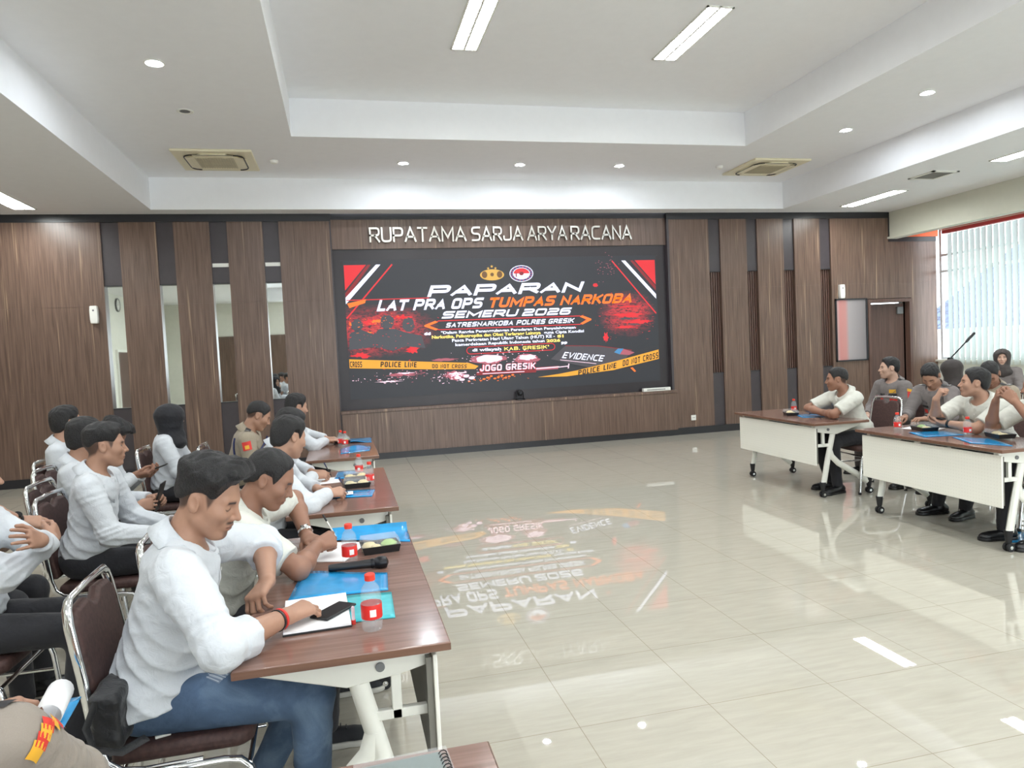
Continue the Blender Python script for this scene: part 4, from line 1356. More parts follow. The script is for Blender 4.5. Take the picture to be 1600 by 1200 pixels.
# ---- head in its own frame (x forward, y left, z up), metres
def head_sdf(P, fem=False):
    A = np.abs(P[:, 1])
    Q = np.stack([P[:, 0], A, P[:, 2]], 1)
    d = ell(P, V3(-0.012, 0, 0.032), V3(0.098, 0.076, 0.087))
    d = smin(d, ell(P, V3(0.034, 0, -0.025), V3(0.060, 0.064, 0.085)), 0.03)
    d = smin(d, cap(Q, V3(0.0, 0.052, -0.055), V3(0.058, 0.018, -0.098), 0.016, 0.017), 0.03)
    d = smin(d, ell(P, V3(0.070, 0, -0.097), V3(0.024, 0.026, 0.019)), 0.02)
    d = smin(d, ell(Q, V3(0.062, 0.043, -0.018), V3(0.026, 0.022, 0.022)), 0.025)
    d = smin(d, cap(Q, V3(0.084, 0.0, 0.026), V3(0.070, 0.042, 0.028), 0.010, 0.009), 0.016)
    d = smax(d, -ell(Q, V3(0.104, 0.033, 0.004), V3(0.026, 0.020, 0.014)), 0.014)
    d = smin(d, sph(Q, V3(0.071, 0.032, 0.003), 0.0135), 0.004)
    d = smin(d, cap(P, V3(0.088, 0, 0.014), V3(0.112, 0, -0.026), 0.0065, 0.0105), 0.011)
    d = smin(d, sph(Q, V3(0.099, 0.0125, -0.031), 0.0085), 0.007)
    d = smin(d, ell(P, V3(0.083, 0, -0.058), V3(0.016, 0.026, 0.022)), 0.016)
    d = smin(d, ell(P, V3(0.0965, 0, -0.0565), V3(0.0062, 0.022, 0.0050)), 0.005)
    d = smin(d, ell(P, V3(0.0945, 0, -0.0690), V3(0.0066, 0.019, 0.0060)), 0.005)
    # ears
    ea = math.radians(-14)
    er = np.stack([(Q[:, 0] + 0.012) * math.cos(ea) - (Q[:, 2] + 0.002) * math.sin(ea), Q[:, 1] - 0.079, (Q[:, 0] + 0.012) * math.sin(ea) + (Q[:, 2] + 0.002) * math.cos(ea)], 1)
    e = ell(er, V3(0, 0, 0), V3(0.019, 0.0095, 0.032))
    e = smax(e, -ell(er, V3(0.005, 0.010, 0.004), V3(0.010, 0.008, 0.019)), 0.004)
    d = smin(d, e, 0.006)
    return d
def hairline(x, front, nape, burn):
    xs = np.array([-0.14, -0.085, -0.045, -0.018, 0.0, 0.015, 0.032, 0.045, 0.058, 0.075, 0.11])
    zs = np.array([nape, nape, nape + 0.025, 0.026, 0.032, 0.03, burn, 0.03, front - 0.02, front, front + 0.004])
    return np.interp(x, xs, zs)
HAIR = {   # front hairline height, nape height, sideburn height, top thickness, side thickness, tousle, quiff
    'short': dict(front=0.078, nape=-0.055, burn=-0.005, top=0.022, side=0.009, tz=0.002, quiff=0.0),
    'quiff': dict(front=0.084, nape=-0.02, burn=0.022, top=0.034, side=0.006, tz=0.0034, quiff=0.028),
    'fade': dict(front=0.074, nape=0.0, burn=0.028, top=0.026, side=0.006, tz=0.0024, quiff=0.010),
    'full': dict(front=0.070, nape=-0.075, burn=-0.01, top=0.024, side=0.014, tz=0.002, quiff=0.004),
    'receding': dict(front=0.096, nape=-0.05, burn=0.0, top=0.013, side=0.009, tz=0.0015, quiff=0.0),
    'crop': dict(front=0.080, nape=-0.015, burn=0.02, top=0.013, side=0.006, tz=0.0015, quiff=0.0),
}
def hair_sdf(P, st, seed):
    h = HAIR[st]
    A = np.abs(P[:, 1])
    base = ell(P, V3(-0.012, 0, 0.032), V3(0.098, 0.076, 0.087))
    base = smin(base, ell(P, V3(-0.045, 0, -0.03), V3(0.05, 0.058, 0.06)), 0.03)
    base = smin(base, ell(P, V3(0.030, 0, -0.015), V3(0.056, 0.062, 0.085)), 0.03)
    up = np.clip((P[:, 2] - 0.035) / 0.07, 0, 1); up = up * up * (3 - 2 * up)
    th = h['side'] + (h['top'] - h['side']) * up
    if h['quiff']:
        fr = np.clip((P[:, 0] - 0.0) / 0.07, 0, 1) * up
        th = th + h['quiff'] * fr
    n = np.sin(P[:, 1] * 190 + 2.2 * np.sin(P[:, 0] * 70 + seed) + 1.5 * np.sin(P[:, 2] * 95 + seed * 3)) * (0.6 + 0.4 * np.sin(P[:, 0] * 48 + 2 * seed)) + 0.6 * np.sin(P[:, 0] * 120 + 3 * np.sin(P[:, 1] * 55 + seed) + P[:, 2] * 60)
    th = th + h['tz'] * n * (0.3 + 0.7 * up)
    zl = hairline(P[:, 0], h['front'], h['nape'], h['burn'])
    th = th * np.clip((P[:, 2] - zl) / 0.022, 0.22, 1)
    th = th * (1 - 0.55 * np.clip((P[:, 0] - 0.055) / 0.03, 0, 1) * np.clip((0.125 - P[:, 2]) / 0.03, 0, 1))
    zl = zl + 1.4 * np.clip(P[:, 0] - 0.080, 0, 0.1)
    d = base - th
    zl = zl + 0.004 * np.sin(P[:, 1] * 130 + seed)
    if st == 'receding':
        zl = zl + np.where(P[:, 0] > 0.02, np.clip((A - 0.02) * 0.0, 0, 1), 0)
    d = smax(d, (zl - P[:, 2]) * 0.8, 0.006)
    return d
def hijab_sdf(P, seed):
    d = ell(P, V3(-0.012, 0, 0.030), V3(0.136, 0.116, 0.113))
    d = smin(d, ell(P, V3(0.02, 0, -0.05), V3(0.084, 0.084, 0.10)), 0.04)
    d = smin(d, cap(P, V3(-0.022, 0, -0.07), V3(-0.015, 0, -0.17), 0.096, 0.088), 0.05)
    d = smin(d, ell(P, V3(0.0, 0, -0.215), V3(0.125, 0.15, 0.075)), 0.06)
    d = smin(d, cap(P, V3(0.05, 0, -0.16), V3(0.075, 0, -0.26), 0.07, 0.02), 0.05)
    d = d - wrinkle(P * 1.6, seed, 0.0035)
    return smax(d, -ell(P, V3(0.125, 0, -0.012), V3(0.088, 0.064, 0.092)), 0.010)

def head_tone(H, skin, hairst, eyes, moustache, fem):
    """flesh, lips, brows and eyes by place on the face."""
    x, y, z = H[:, 0], H[:, 1], H[:, 2]
    A = np.abs(y)
    n = len(H)
    c = np.tile(np.asarray(skin, float), (n, 1))
    def put(w, col):
        nonlocal c
        w = np.clip(w, 0, 1)[:, None]
        c = c * (1 - w) + np.asarray(col, float) * w
    dk = np.array(srgb(22, 20, 21)[:3])
    face = np.clip((x - 0.05) / 0.02, 0, 1)
    lip = np.asarray(skin) * np.array([0.78, 0.62, 0.64])
    lm = 1 - (y / 0.024) ** 2 - ((z + 0.0625) / 0.0125) ** 2
    put(np.clip(lm * 3, 0, 1) * (x > 0.082) * 0.75, lip)
    put(np.exp(-((z + 0.0628) / 0.0022) ** 2) * (A < 0.022) * (x > 0.082) * 0.8, lip * 0.3)
    br = np.exp(-(((z - 0.024 - 0.05 * (0.03 - np.abs(A - 0.03)) * 3 * 0.05) / 0.0058) ** 2)) * np.clip((A - 0.012) / 0.004, 0, 1) * np.clip((0.048 - A) / 0.006, 0, 1)
    put(br * face * 0.97, dk)
    ex, ez = (A - 0.032) / 0.0135, (z - 0.003)
    if eyes == 'open':
        w = (ex ** 2 + (ez / 0.0044) ** 2) < 1
        put(w * face, (0.45, 0.41, 0.38))
        put((((A - 0.032) / 0.0055) ** 2 + (ez / 0.0046) ** 2 < 1) * face, (0.015, 0.01, 0.01))
        put(np.exp(-((ez - 0.0045 * np.sqrt(np.clip(1 - ex ** 2, 0, 1))) / 0.0018) ** 2) * (np.abs(ex) < 1.1) * face, dk)
    else:
        put(np.exp(-((ez + 0.006 * np.sqrt(np.clip(1 - ex ** 2, 0, 1))) / 0.0022) ** 2) * (np.abs(ex) < 1.05) * face * 0.9, dk)
    put(np.exp(-(sph(np.stack([x, A, z], 1), V3(0.104, 0.0075, -0.0375), 0.0) / 0.004) ** 2), dk)
    if moustache:
        put(np.exp(-((z + 0.0460) / 0.0055) ** 2) * np.clip((0.030 - A) / 0.008, 0, 1) * (x > 0.075) * 0.9, dk)
        put(np.exp(-((z + 0.092) / 0.012) ** 2) * np.clip((0.022 - A) / 0.008, 0, 1) * (x > 0.07) * 0.45, dk)
    if not fem:
        put(0.10 * np.exp(-((z + 0.085) / 0.03) ** 2) * np.clip((x - 0.0) / 0.04, 0, 1), dk)      # shaved beard shade
        # close-cropped hair below the longer top
        if hairst in ('fade', 'quiff', 'crop', 'short'):
            h = HAIR[hairst]
            zl = hairline(x, h['front'], h['nape'], h['burn'])
            low = hairline(x, h['front'], -0.065, -0.012)
            w = np.clip((z - low + 0.006) / 0.02, 0, 1) * np.clip((0.05 - x) / 0.012, 0, 1) * (A < 0.088)
            ear = (np.abs(x + 0.010) < 0.022) & (np.abs(z + 0.0) < 0.034)
            w = w * np.where(ear & (A > 0.070), 0, 1)
            put(w * 0.82, dk)
        put(((z > 0.085) & (x < 0.05)) * (0.0 if hairst == 'receding' else 0.9), dk)
    return c

# ---- hand in its own frame (x to the fingers, y to the thumb side, z back of the hand)
POSE = {   # flex of the three joints for index..little, thumb direction blend
    'flat': ([(8, 12, 8), (8, 12, 8), (10, 14, 8), (12, 16, 10)], 0.1, 1.1),
    'rest': ([(22, 32, 18), (26, 36, 20), (30, 40, 22), (34, 44, 24)], 0.3, 1.0),
    'fist': ([(62, 88, 50), (66, 90, 52), (70, 92, 54), (72, 92, 54)], 0.8, 0.7),
    'pen': ([(38, 52, 24), (48, 62, 30), (58, 74, 40), (62, 78, 42)], 0.9, 0.7),
    'hold': ([(30, 46, 26), (32, 50, 28), (36, 54, 30), (40, 56, 30)], 0.7, 0.8),
    'drape': ([(48, 42, 22), (52, 46, 24), (54, 48, 26), (58, 50, 26)], 0.4, 0.9),
}
def hand_parts(pose):
    fl, tcl, tsp = POSE[pose]
    mc = [(0.086, 0.031), (0.090, 0.010), (0.086, -0.011), (0.078, -0.030)]
    ln = [(0.040, 0.025, 0.021), (0.044, 0.028, 0.022), (0.041, 0.026, 0.021), (0.032, 0.020, 0.019)]
    fan = [6, 1.5, -3, -9]
    rad = [0.0092, 0.0094, 0.0089, 0.0080]
    caps = []
    for (x, y), L, fx, fa, r in zip(mc, ln, fl, fan, rad):
        p = V3(x, y, 0.0)
        caps.append((V3(0.010, y * 0.55, -0.002), p, 0.0155, r + 0.0035, 0.016))
        ang = 0
        f = math.radians(fa)
        for k in range(3):
            ang += math.radians(fx[k])
            d = V3(math.cos(ang) * math.cos(f), math.cos(ang) * math.sin(f), -math.sin(ang))
            q = p + d * L[k]
            caps.append((p, q, r - 0.0006 * k, r - 0.0006 * (k + 1), 0.003))
            p = q
    t0 = V3(0.018, 0.020, -0.008)
    t1 = V3(0.050, 0.046 * tsp, -0.014 - 0.012 * tcl)
    t2 = t1 + nrm(V3(0.85, 0.40 * tsp - 0.35 * tcl, -0.30 - 0.4 * tcl)) * 0.034
    t3 = t2 + nrm(V3(0.92, 0.05 - 0.45 * tcl, -0.25 - 0.2 * tcl)) * 0.027
    caps.append((t0, t1, 0.0165, 0.0125, 0.012))
    caps.append((t1, t2, 0.0115, 0.0100, 0.006))
    caps.append((t2, t3, 0.0098, 0.0085, 0.004))
    return caps
def hand_sdf(P, pose):
    d = None
    for a, b, ra, rb, k in hand_parts(pose):
        c = cap(P, a, b, ra, rb)
        d = c if d is None else smin(d, c, k)
    return d

def ik(S, W, l1, l2, hint):
    v = W - S; L = np.linalg.norm(v)
    if L > (l1 + l2) * 0.995:
        W = S + v / L * (l1 + l2) * 0.995; v = W - S; L = np.linalg.norm(v)
    a = (l1 * l1 - l2 * l2 + L * L) / (2 * L)
    hgt = math.sqrt(max(l1 * l1 - a * a, 0))
    u = v / L
    p = hint - u * (hint @ u)
    return S + u * a + nrm(p) * hgt, W

SKINS = {'tan': srgb(172, 132, 110)[:3], 'brown': srgb(150, 110, 90)[:3], 'dark': srgb(126, 88, 72)[:3], 'fair': srgb(202, 166, 146)[:3], 'mid': srgb(182, 142, 120)[:3]}
PEOPLE = {}
def person(key, label, hip, face, lean=12, twist=0, side=0, head=None, neckf=0.35, size=1.0, build=1.0, hip_z=0.565,
           R=None, L=None, shirt=None, sleeves='long', hem='tucked', collar=True, trousers=None, hair='short', skin='tan',
           eyes='open', moustache=False, fem=False, shoes='leather', knees=None, feet=None, res=1.0, wr=0.0035, stretch=0.013, hat=None, headsize=1.0):
    """A seated figure. R / L: dict(w=wrist point, d=hand direction, n=back-of-hand normal, pose=..., e=elbow hint)."""
    shirt = shirt or M_SHIRT
    trousers = trousers or M_TROUSER
    s = size
    F = V3(math.cos(math.radians(face)), math.sin(math.radians(face)), 0)
    Lf = V3(-F[1], F[0], 0); U = V3(0, 0, 1)
    ln = math.radians(lean); sd = math.radians(side)
    Tu = nrm(U * math.cos(ln) + F * math.sin(ln) + Lf * math.sin(sd))
    tw = math.radians(twist)
    Ff = nrm(F * math.cos(tw) + Lf * math.sin(tw)); 
    Tf = nrm(Ff - Tu * (Ff @ Tu)); Tl = np.cross(Tu, Tf)
    P0 = V3(hip[0], hip[1], hip_z)
    TM = np.stack([Tf, Tl, Tu], 1)
    tor = lambda x, y, z: P0 + TM @ (V3(x, y, z) * s)
    nb = tor(-0.005, 0, 0.475 + stretch)
    sh = {1: tor(0.01, 0.178 * build, 0.415 + stretch), -1: tor(0.01, -0.178 * build, 0.415 + stretch)}
    hd, hp, hr = head if head else (face, 5, 0)
    HM = frame(hd, hp, hr)
    ndir = nrm(Tu * 0.7 + U * 0.3 + Tf * neckf * 0.6 + HM[:, 0] * 0.15)
    hs = 0.97 * s * headsize
    nt = nb + ndir * 0.084 * s
    HO = nt - HM @ (V3(-0.02, 0, -0.055) * hs)
    toH = lambda P: ((P - HO) @ HM) / hs
    # arms
    arms = {}
    for sg, spec in ((-1, R), (1, L)):
        spec = dict(spec or {})
        if 'w' not in spec:
            base = P0 + F * 0.33 + Lf * sg * 0.10 + U * 0.10
            spec['w'] = base
        W = np.asarray(spec['w'], float)
        S = sh[sg] + nrm(W - sh[sg]) * 0.015
        l1, l2 = 0.275 * s, 0.255 * s
        hint = np.asarray(spec.get('e', Lf * sg * 0.6 - U * 0.8 - F * 0.3), float)
        E, W = ik(S, W, l1, l2, hint)
        hdv = nrm(spec.get('d', W - E))
        nv = np.asarray(spec.get('n', U), float)
        nv = nrm(nv - hdv * (nv @ hdv))
        yv = np.cross(nv, hdv)
        # thumb side: right hand -> +y when palm down, left hand -> mirrored
        Hm = np.stack([hdv, yv * (1 if sg < 0 else -1), nv], 1)
        arms[sg] = dict(S=S, E=E, W=W, H=Hm, pose=spec.get('pose', 'rest'), n=nv)
    hsz = 0.97 * s
    # legs
    hj = {sg: P0 + Lf * sg * 0.085 * s - U * 0.01 for sg in (1, -1)}
    kn, an, ft = {}, {}, {}
    for sg in (1, -1):
        k = (knees or {}).get(sg, (0.42, 0.12, -0.035))
        kn[sg] = V3(hip[0], hip[1], hip_z) + (F * k[0] + Lf * sg * k[1] + U * k[2]) * s
        a = (feet or {}).get(sg, (0.44, 0.12))
        an[sg] = V3(hip[0], hip[1], 0.09) + (F * a[0] + Lf * sg * a[1]) * s
        ft[sg] = nrm(F + Lf * sg * 0.2) if len(a) < 3 else V3(math.cos(math.radians(a[2])), math.sin(math.radians(a[2])), 0)
    bw = build
    def torso(P, g):
        Q = ((P - P0) @ TM) / s
        st = stretch
        d = ell(Q, V3(0.0, 0, 0.03), V3(0.125, 0.165 * bw, 0.13) + g)
        d = smin(d, ell(Q, V3(0.015, 0, 0.17), V3(0.115 * bw, 0.148 * bw, 0.17) + g), 0.05)
        d = smin(d, ell(Q, V3(0.01, 0, 0.33 + st), V3(0.112, 0.158 * bw, 0.16) + g), 0.06)
        d = smin(d, cap(Q, V3(0.0, -0.125 * bw, 0.405 + st), V3(0.0, 0.125 * bw, 0.405 + st), 0.058 + g, 0.058 + g), 0.05)
        d = smin(d, cap(Q, V3(-0.005, 0, 0.40 + st), V3(-0.005, 0, 0.475 + st), 0.085 + g, 0.052 + g), 0.05)
        return d * s
    def body(P):
        d = torso(P, -0.016)
        d = smin(d, cap(P, nb - ndir * 0.06, HO + HM @ (V3(-0.022, 0, -0.05) * hs), 0.056 * s, 0.053 * s), 0.025)
        d = smin(d, near(P, HO, 0.19, lambda p: head_sdf(toH(p), fem) * hs), 0.02)
        for sg, a in arms.items():
            d = smin(d, cap(P, a['S'], a['E'], 0.045 * s, 0.040 * s), 0.03)
            mid = a['E'] * 0.68 + a['W'] * 0.32
            d = smin(d, cap(P, a['E'], mid, 0.040 * s, 0.041 * s), 0.02)
            d = smin(d, cap(P, mid, a['W'], 0.041 * s, 0.0265 * s), 0.02)
            hc = a['W'] + a['H'][:, 0] * 0.08
            d = smin(d, near(P, hc, 0.15, lambda p, a=a: hand_sdf(((p - a['W']) @ a['H']) / hsz, a['pose']) * hsz), 0.012)
        return d
    pts = [HO + V3(0, 0, 0.14), HO - V3(0.15, 0.15, 0.0), HO + V3(0.15, 0.15, 0), P0 - V3(0.22, 0.22, 0.14), P0 + V3(0.22, 0.22, 0)]
    for a in arms.values():
        pts += [a['S'], a['E'], a['W'], a['W'] + a['H'][:, 0] * 0.17]
    pts = np.array(pts)
    lo, hi = pts.min(0) - 0.075, pts.max(0) + 0.075
    h = 0.0042 * res
    V, Fc = sdf_mesh(body, lo, hi, h)
    H = toH(V)
    tone = np.tile(np.asarray(SKINS[skin]), (len(V), 1))
    inh = (np.linalg.norm(V - HO, axis=1) < 0.16)
    tone[inh] = head_tone(H[inh], SKINS[skin], hair, eyes, moustache, fem)
    root = mesh_np('person', V, Fc, M_SKIN, None, tone)
    tag(root, label, 'person')
    # hair or headscarf
    hlo, hhi = HO - 0.17, HO + 0.17
    if hat == 'hijab':
        hlo = HO - V3(0.26, 0.26, 0.32)
        hhi = HO + V3(0.26, 0.26, 0.18)
        Vh, Fh = sdf_mesh(lambda P: hijab_sdf(toH(P), len(key)) * hs, hlo, hhi, 0.006 * max(res, 1))
        mesh_np('headscarf', Vh, Fh, M_HIJAB if shirt in (M_SHIRT,) else M_HIJABBR, root)
    else:
        Vh, Fh = sdf_mesh(lambda P: hair_sdf(toH(P), hair, len(key) * 1.3) * hs, hlo, hhi, 0.0042 * max(res, 0.8))
        mesh_np('hair', Vh, Fh, M_HAIR, root)
    # shirt
    sl = sleeves
    hemz = {'tucked': 0.015, 'out': -0.045}[hem]
    seed = (sum(map(ord, key)) % 17) * 0.7
    def shirt_sdf(P):
        Q = ((P - P0) @ TM) / s
        d = torso(P, 0.004)
        if hem == 'out':
            d = smin(d, ell(Q, V3(0.03, 0, -0.03), V3(0.165, 0.185 * bw, 0.12)), 0.06)
        else:
            d = smin(d, ell(Q, V3(0.025, 0, 0.085), V3(0.138, 0.168 * bw, 0.085)), 0.05)
        for sg, a in arms.items():
            if sl == 'long':
                ext = a['W'] + (a['W'] - a['E']) * 0.02
                u = nrm(a['W'] - a['E'])
                e = smin(cap(P, a['S'], a['E'], 0.070 * s, 0.058 * s), smax(cap(P, a['E'], ext, 0.058 * s, 0.044 * s), (P - a['W']) @ u + 0.012, 0.004), 0.035)
            elif sl == 'rolled':
                u = nrm(a['W'] - a['E'])
                cut = a['E'] + (a['W'] - a['E']) * 0.40
                e = smin(cap(P, a['S'], a['E'], 0.076 * s, 0.060 * s), smax(cap(P, a['E'], a['W'], 0.060 * s, 0.054 * s), (P - cut) @ u, 0.004), 0.02)
                cuff = np.maximum(cap(P, a['E'], a['W'], 0.064 * s, 0.061 * s), np.abs((P - cut) @ u + 0.03) - 0.028)
                e = smin(e, cuff, 0.006)
            else:
                u = nrm(a['E'] - a['S'])
                cut = a['S'] + (a['E'] - a['S']) * 0.80
                e = smax(cap(P, a['S'], a['E'], 0.072 * s, 0.066 * s), (P - cut) @ u, 0.005)
            d = smin(d, e, 0.035)
        d = d - wrinkle(P, seed, wr * 1.3)
        # drape folds: slanting across the waist, rings at the elbows and armpits
        wob = 0.5 * np.sin(Q[:, 1] * 11 + seed) + 0.4 * np.sin(Q[:, 2] * 13 + 1.7 * seed)
        ph = (Q[:, 2] * 1.0 + np.abs(Q[:, 1]) * 0.55 + Q[:, 0] * 0.45) * 52 + 1.6 * wob
        mk = np.clip((0.30 - Q[:, 2]) / 0.12, 0, 1) * np.clip((0.30 - np.abs(Q[:, 1])) / 0.05, 0, 1)
        d = d - wr * 1.1 * mk * (1 - np.abs(np.sin(ph)) * 1.5)
        for sg, a in arms.items():
            for c0, dr, rr, fq in ((a['E'], a['E'] - a['S'], 0.10, 150), (a['S'] * 0.72 + a['E'] * 0.28, a['E'] - a['S'], 0.085, 110)):
                v = P - c0
                t_ = v @ nrm(dr)
                r_ = np.sqrt((v * v).sum(1))
                d = d - wr * 0.95 * np.exp(-(r_ / rr) ** 2) * (1 - np.abs(np.sin(t_ * fq * 0.5 + 1.5 * np.sin(P @ _K[1] * 22 + seed))) * 1.6)
        hz = hemz + (0.42 * np.clip(Q[:, 0] + 0.08, -0.1, 0.3) if hem == 'out' else 0)
        d = smax(d, (hz - Q[:, 2]) * s * (0.9 if hem == 'out' else 1), 0.006)
        # open the neck
        pl = (0.462 + stretch) - 0.30 * np.clip(Q[:, 0], -0.02, 0.09) - Q[:, 2]
        cy = np.sqrt((Q[:, 0] - 0.012) ** 2 + Q[:, 1] ** 2) - 0.082
        d = smax(d, -np.maximum(pl, cy) * s, 0.006)
        return d
    pts = np.array([P0 + TM @ V3(x, y, z) for x in (-0.25, 0.27) for y in (-0.25, 0.25) for z in (-0.16, 0.52 + stretch)] + [a[k] + o for a in arms.values() for k in ('S', 'E', 'W') for o in (-0.085, 0.085)])
    Vs, Fs = sdf_mesh(shirt_sdf, pts.min(0) - 0.02, pts.max(0) + 0.02, 0.0055 * max(res, 0.75))
    so = mesh_np('shirt', Vs, Fs, shirt, root)
    P_ = dict(root=root, shirt=so, sdf=shirt_sdf, tor=tor, TM=TM, P0=P0, HO=HO, HM=HM, arms=arms, nb=nb, hs=hs, kn=kn, F=F, Lf=Lf, an=an, s=s)
    def push(p, gap):
        p = np.array(p, float)
        for _ in range(6):
            d = shirt_sdf(p)
            e = 0.004
            g = np.stack([shirt_sdf(p + V3(*(e if i == k else 0 for i in range(3)))) - d for k in range(3)], 1) / e
            g /= np.linalg.norm(g, axis=1)[:, None] + 1e-9
            mv = np.where(d < gap, gap - d, 0)
            p += g * mv[:, None]
        return p
    P_['push'] = push
    if collar and hat != 'hijab':
        # a folded collar: stand, fold and points
        n = 40
        rows = []
        phis = np.linspace(-PI * 0.985, PI * 0.985, n)        # 0 at the back of the neck
        cN = nb - ndir * 0.010 + Tf * 0.006
        cM = np.stack([nrm(Tf - ndir * (Tf @ ndir)), np.cross(ndir, nrm(Tf - ndir * (Tf @ ndir))), ndir], 1)
        fr = (1 - np.cos(phis)) / 2            # 1 at the front
        def ring(a, z0, zf):
            return cN + ((np.stack([-np.cos(phis) * a, np.sin(phis) * a, z0 + (zf - z0) * fr], 1)) * s) @ cM.T
        pt = np.clip((np.abs(phis) - 1.6) / 1.5, 0, 1) ** 1.2          # grows towards the collar points
        rows.append(ring(0.070, -0.01, -0.06))
        rows.append(ring(0.069, 0.040, -0.012))
        rows.append(ring(0.074, 0.045, -0.008))
        o = ring(0.092, 0.012, -0.045)
        rows.append(o)
        o2 = ring(0.110, -0.012, -0.07) + (np.outer(pt, TM @ V3(0.020, 0, -0.060) * s) + np.outer(pt * np.sign(phis), -Tl * -0.026 * s))
        rows.append(o2)
        for k in (3, 4):
            rows[k] = push(rows[k], 0.003 if k == 3 else 0.002)
        Vc = np.concatenate(rows)
        Fc_ = []
        for r in range(len(rows) - 1):
            for i in range(n - 1):
                Fc_.append((r * n + i, r * n + i + 1, (r + 1) * n + i + 1, (r + 1) * n + i))
        co = mesh_np('collar', Vc, np.array(Fc_)[:, ::-1], shirt, so)
        md = co.modifiers.new('thickness', 'SOLIDIFY'); md.thickness = 0.0025; md.offset = 0
    # trousers
    def leg_sdf(P):
        Q = ((P - P0) @ np.stack([F, Lf, U], 1)) / s
        d = ell(Q, V3(0.0, 0, 0.01), V3(0.135, 0.168 * bw, 0.105))
        for sg in (1, -1):
            e = smin(cap(P, hj[sg], kn[sg], 0.088 * s, 0.066 * s), cap(P, kn[sg], an[sg], 0.066 * s, 0.050 * s), 0.03)
            e = np.maximum(e, 0.07 - P[:, 2])
            d = smin(d, e, 0.03)
        return d - wrinkle(P, seed + 2, 0.003)
    pts = np.array([P0 - 0.2, P0 + 0.2] + [q[sg] + o for q in (kn, an) for sg in (1, -1) for o in (-0.1, 0.1)])
    Vt, Ft = sdf_mesh(leg_sdf, pts.min(0), pts.max(0), 0.0085 * max(res, 0.8))
    to = mesh_np('trousers', Vt, Ft, trousers, root)
    P_['trousers'] = to; P_['leg_sdf'] = leg_sdf
    # shoes
    for sg in (1, -1):
        a = an[sg]; f = ft[sg]; l = np.cross(U, f)
        SM = np.stack([f, l, U], 1)
        o0 = V3(a[0], a[1], 0)
        def shoe(P):
            q = (P - o0) @ SM
            d = cap(q, V3(-0.055, 0, 0.045), V3(0.10, 0, 0.034), 0.040, 0.036)
            d = smin(d, ell(q, V3(0.135, 0, 0.030), V3(0.055, 0.042, 0.032)), 0.02)
            d = smin(d, cap(q, V3(-0.03, 0, 0.06), V3(-0.01, 0, 0.105), 0.040, 0.042), 0.02)
            return np.maximum(np.maximum(d, 0.012 - q[:, 2]), q[:, 2] - 0.115)
        def sole(P):
            q = (P - o0) @ SM
            d = cap(q * V3(1, 1, 0), V3(-0.055, 0, 0), V3(0.13, 0, 0), 0.043, 0.046)
            d = smin(d, ell(q * V3(1, 1, 0), V3(0.14, 0, 0), V3(0.058, 0.046, 0.05)), 0.02)
            return np.maximum(np.maximum(d, q[:, 2] - 0.026), 0.001 - q[:, 2])
        bb = np.array([o0 + SM @ V3(x, y, 0) for x in (-0.12, 0.22) for y in (-0.07, 0.07)])
        lo_, hi_ = bb.min(0), bb.max(0) + V3(0, 0, 0.13)
        lo_[2] = -0.02
        hh = 0.005 if res < 1 else 0.007
        Vq, Fq = sdf_mesh(shoe, lo_, hi_, hh)
        sh_o = mesh_np('shoe', Vq, Fq, M_SHOELEATHER if shoes == 'leather' else M_SHOE, root)
        hi_[2] = 0.05
        Vq, Fq = sdf_mesh(sole, lo_, hi_, 0.005)
        mesh_np('sole', Vq, Fq, M_SHOELEATHER if shoes == 'leather' else M_SOLE, sh_o)
        if shoes != 'leather' and res < 1.2:
            m = MB()
            for k in range(4):
                c0 = o0 + SM @ V3(0.035 + 0.022 * k, -0.018, 0.088 - 0.009 * k); c1 = o0 + SM @ V3(0.035 + 0.022 * k, 0.018, 0.088 - 0.009 * k)
                m.tube([c0, (c0 + c1) / 2 + V3(0, 0, 0.006), c1], 0.003, 6)
            m.build('laces', M_BLACK, sh_o)
    PEOPLE[key] = P_
    return P_

def patch(pp, name, mat, c, w, h, nrm_dir, up, gap=0.0025, n=7, parent=None, sdf=None):
    """A small cloth patch laid on the shirt: grid traced onto the surface."""
    sdf = sdf or pp['sdf']
    N = nrm(nrm_dir); Up = nrm(np.asarray(up, float) - N * (np.asarray(up, float) @ N)); Rt = np.cross(Up, N)
    u, v = np.meshgrid(np.linspace(-w / 2, w / 2, n), np.linspace(-h / 2, h / 2, n), indexing='ij')
    p = np.asarray(c) + N * 0.10 + u.reshape(-1, 1) * Rt + v.reshape(-1, 1) * Up
    for _ in range(25):
        d = sdf(p)
        p = p - N * np.clip(d - gap, -0.02, 0.02)[:, None] * 0.8
    f = [(i * n + j, (i + 1) * n + j, (i + 1) * n + j + 1, i * n + j + 1) for i in range(n - 1) for j in range(n - 1)]
    return mesh_np(name, p, np.array(f), mat, parent or pp['shirt'])
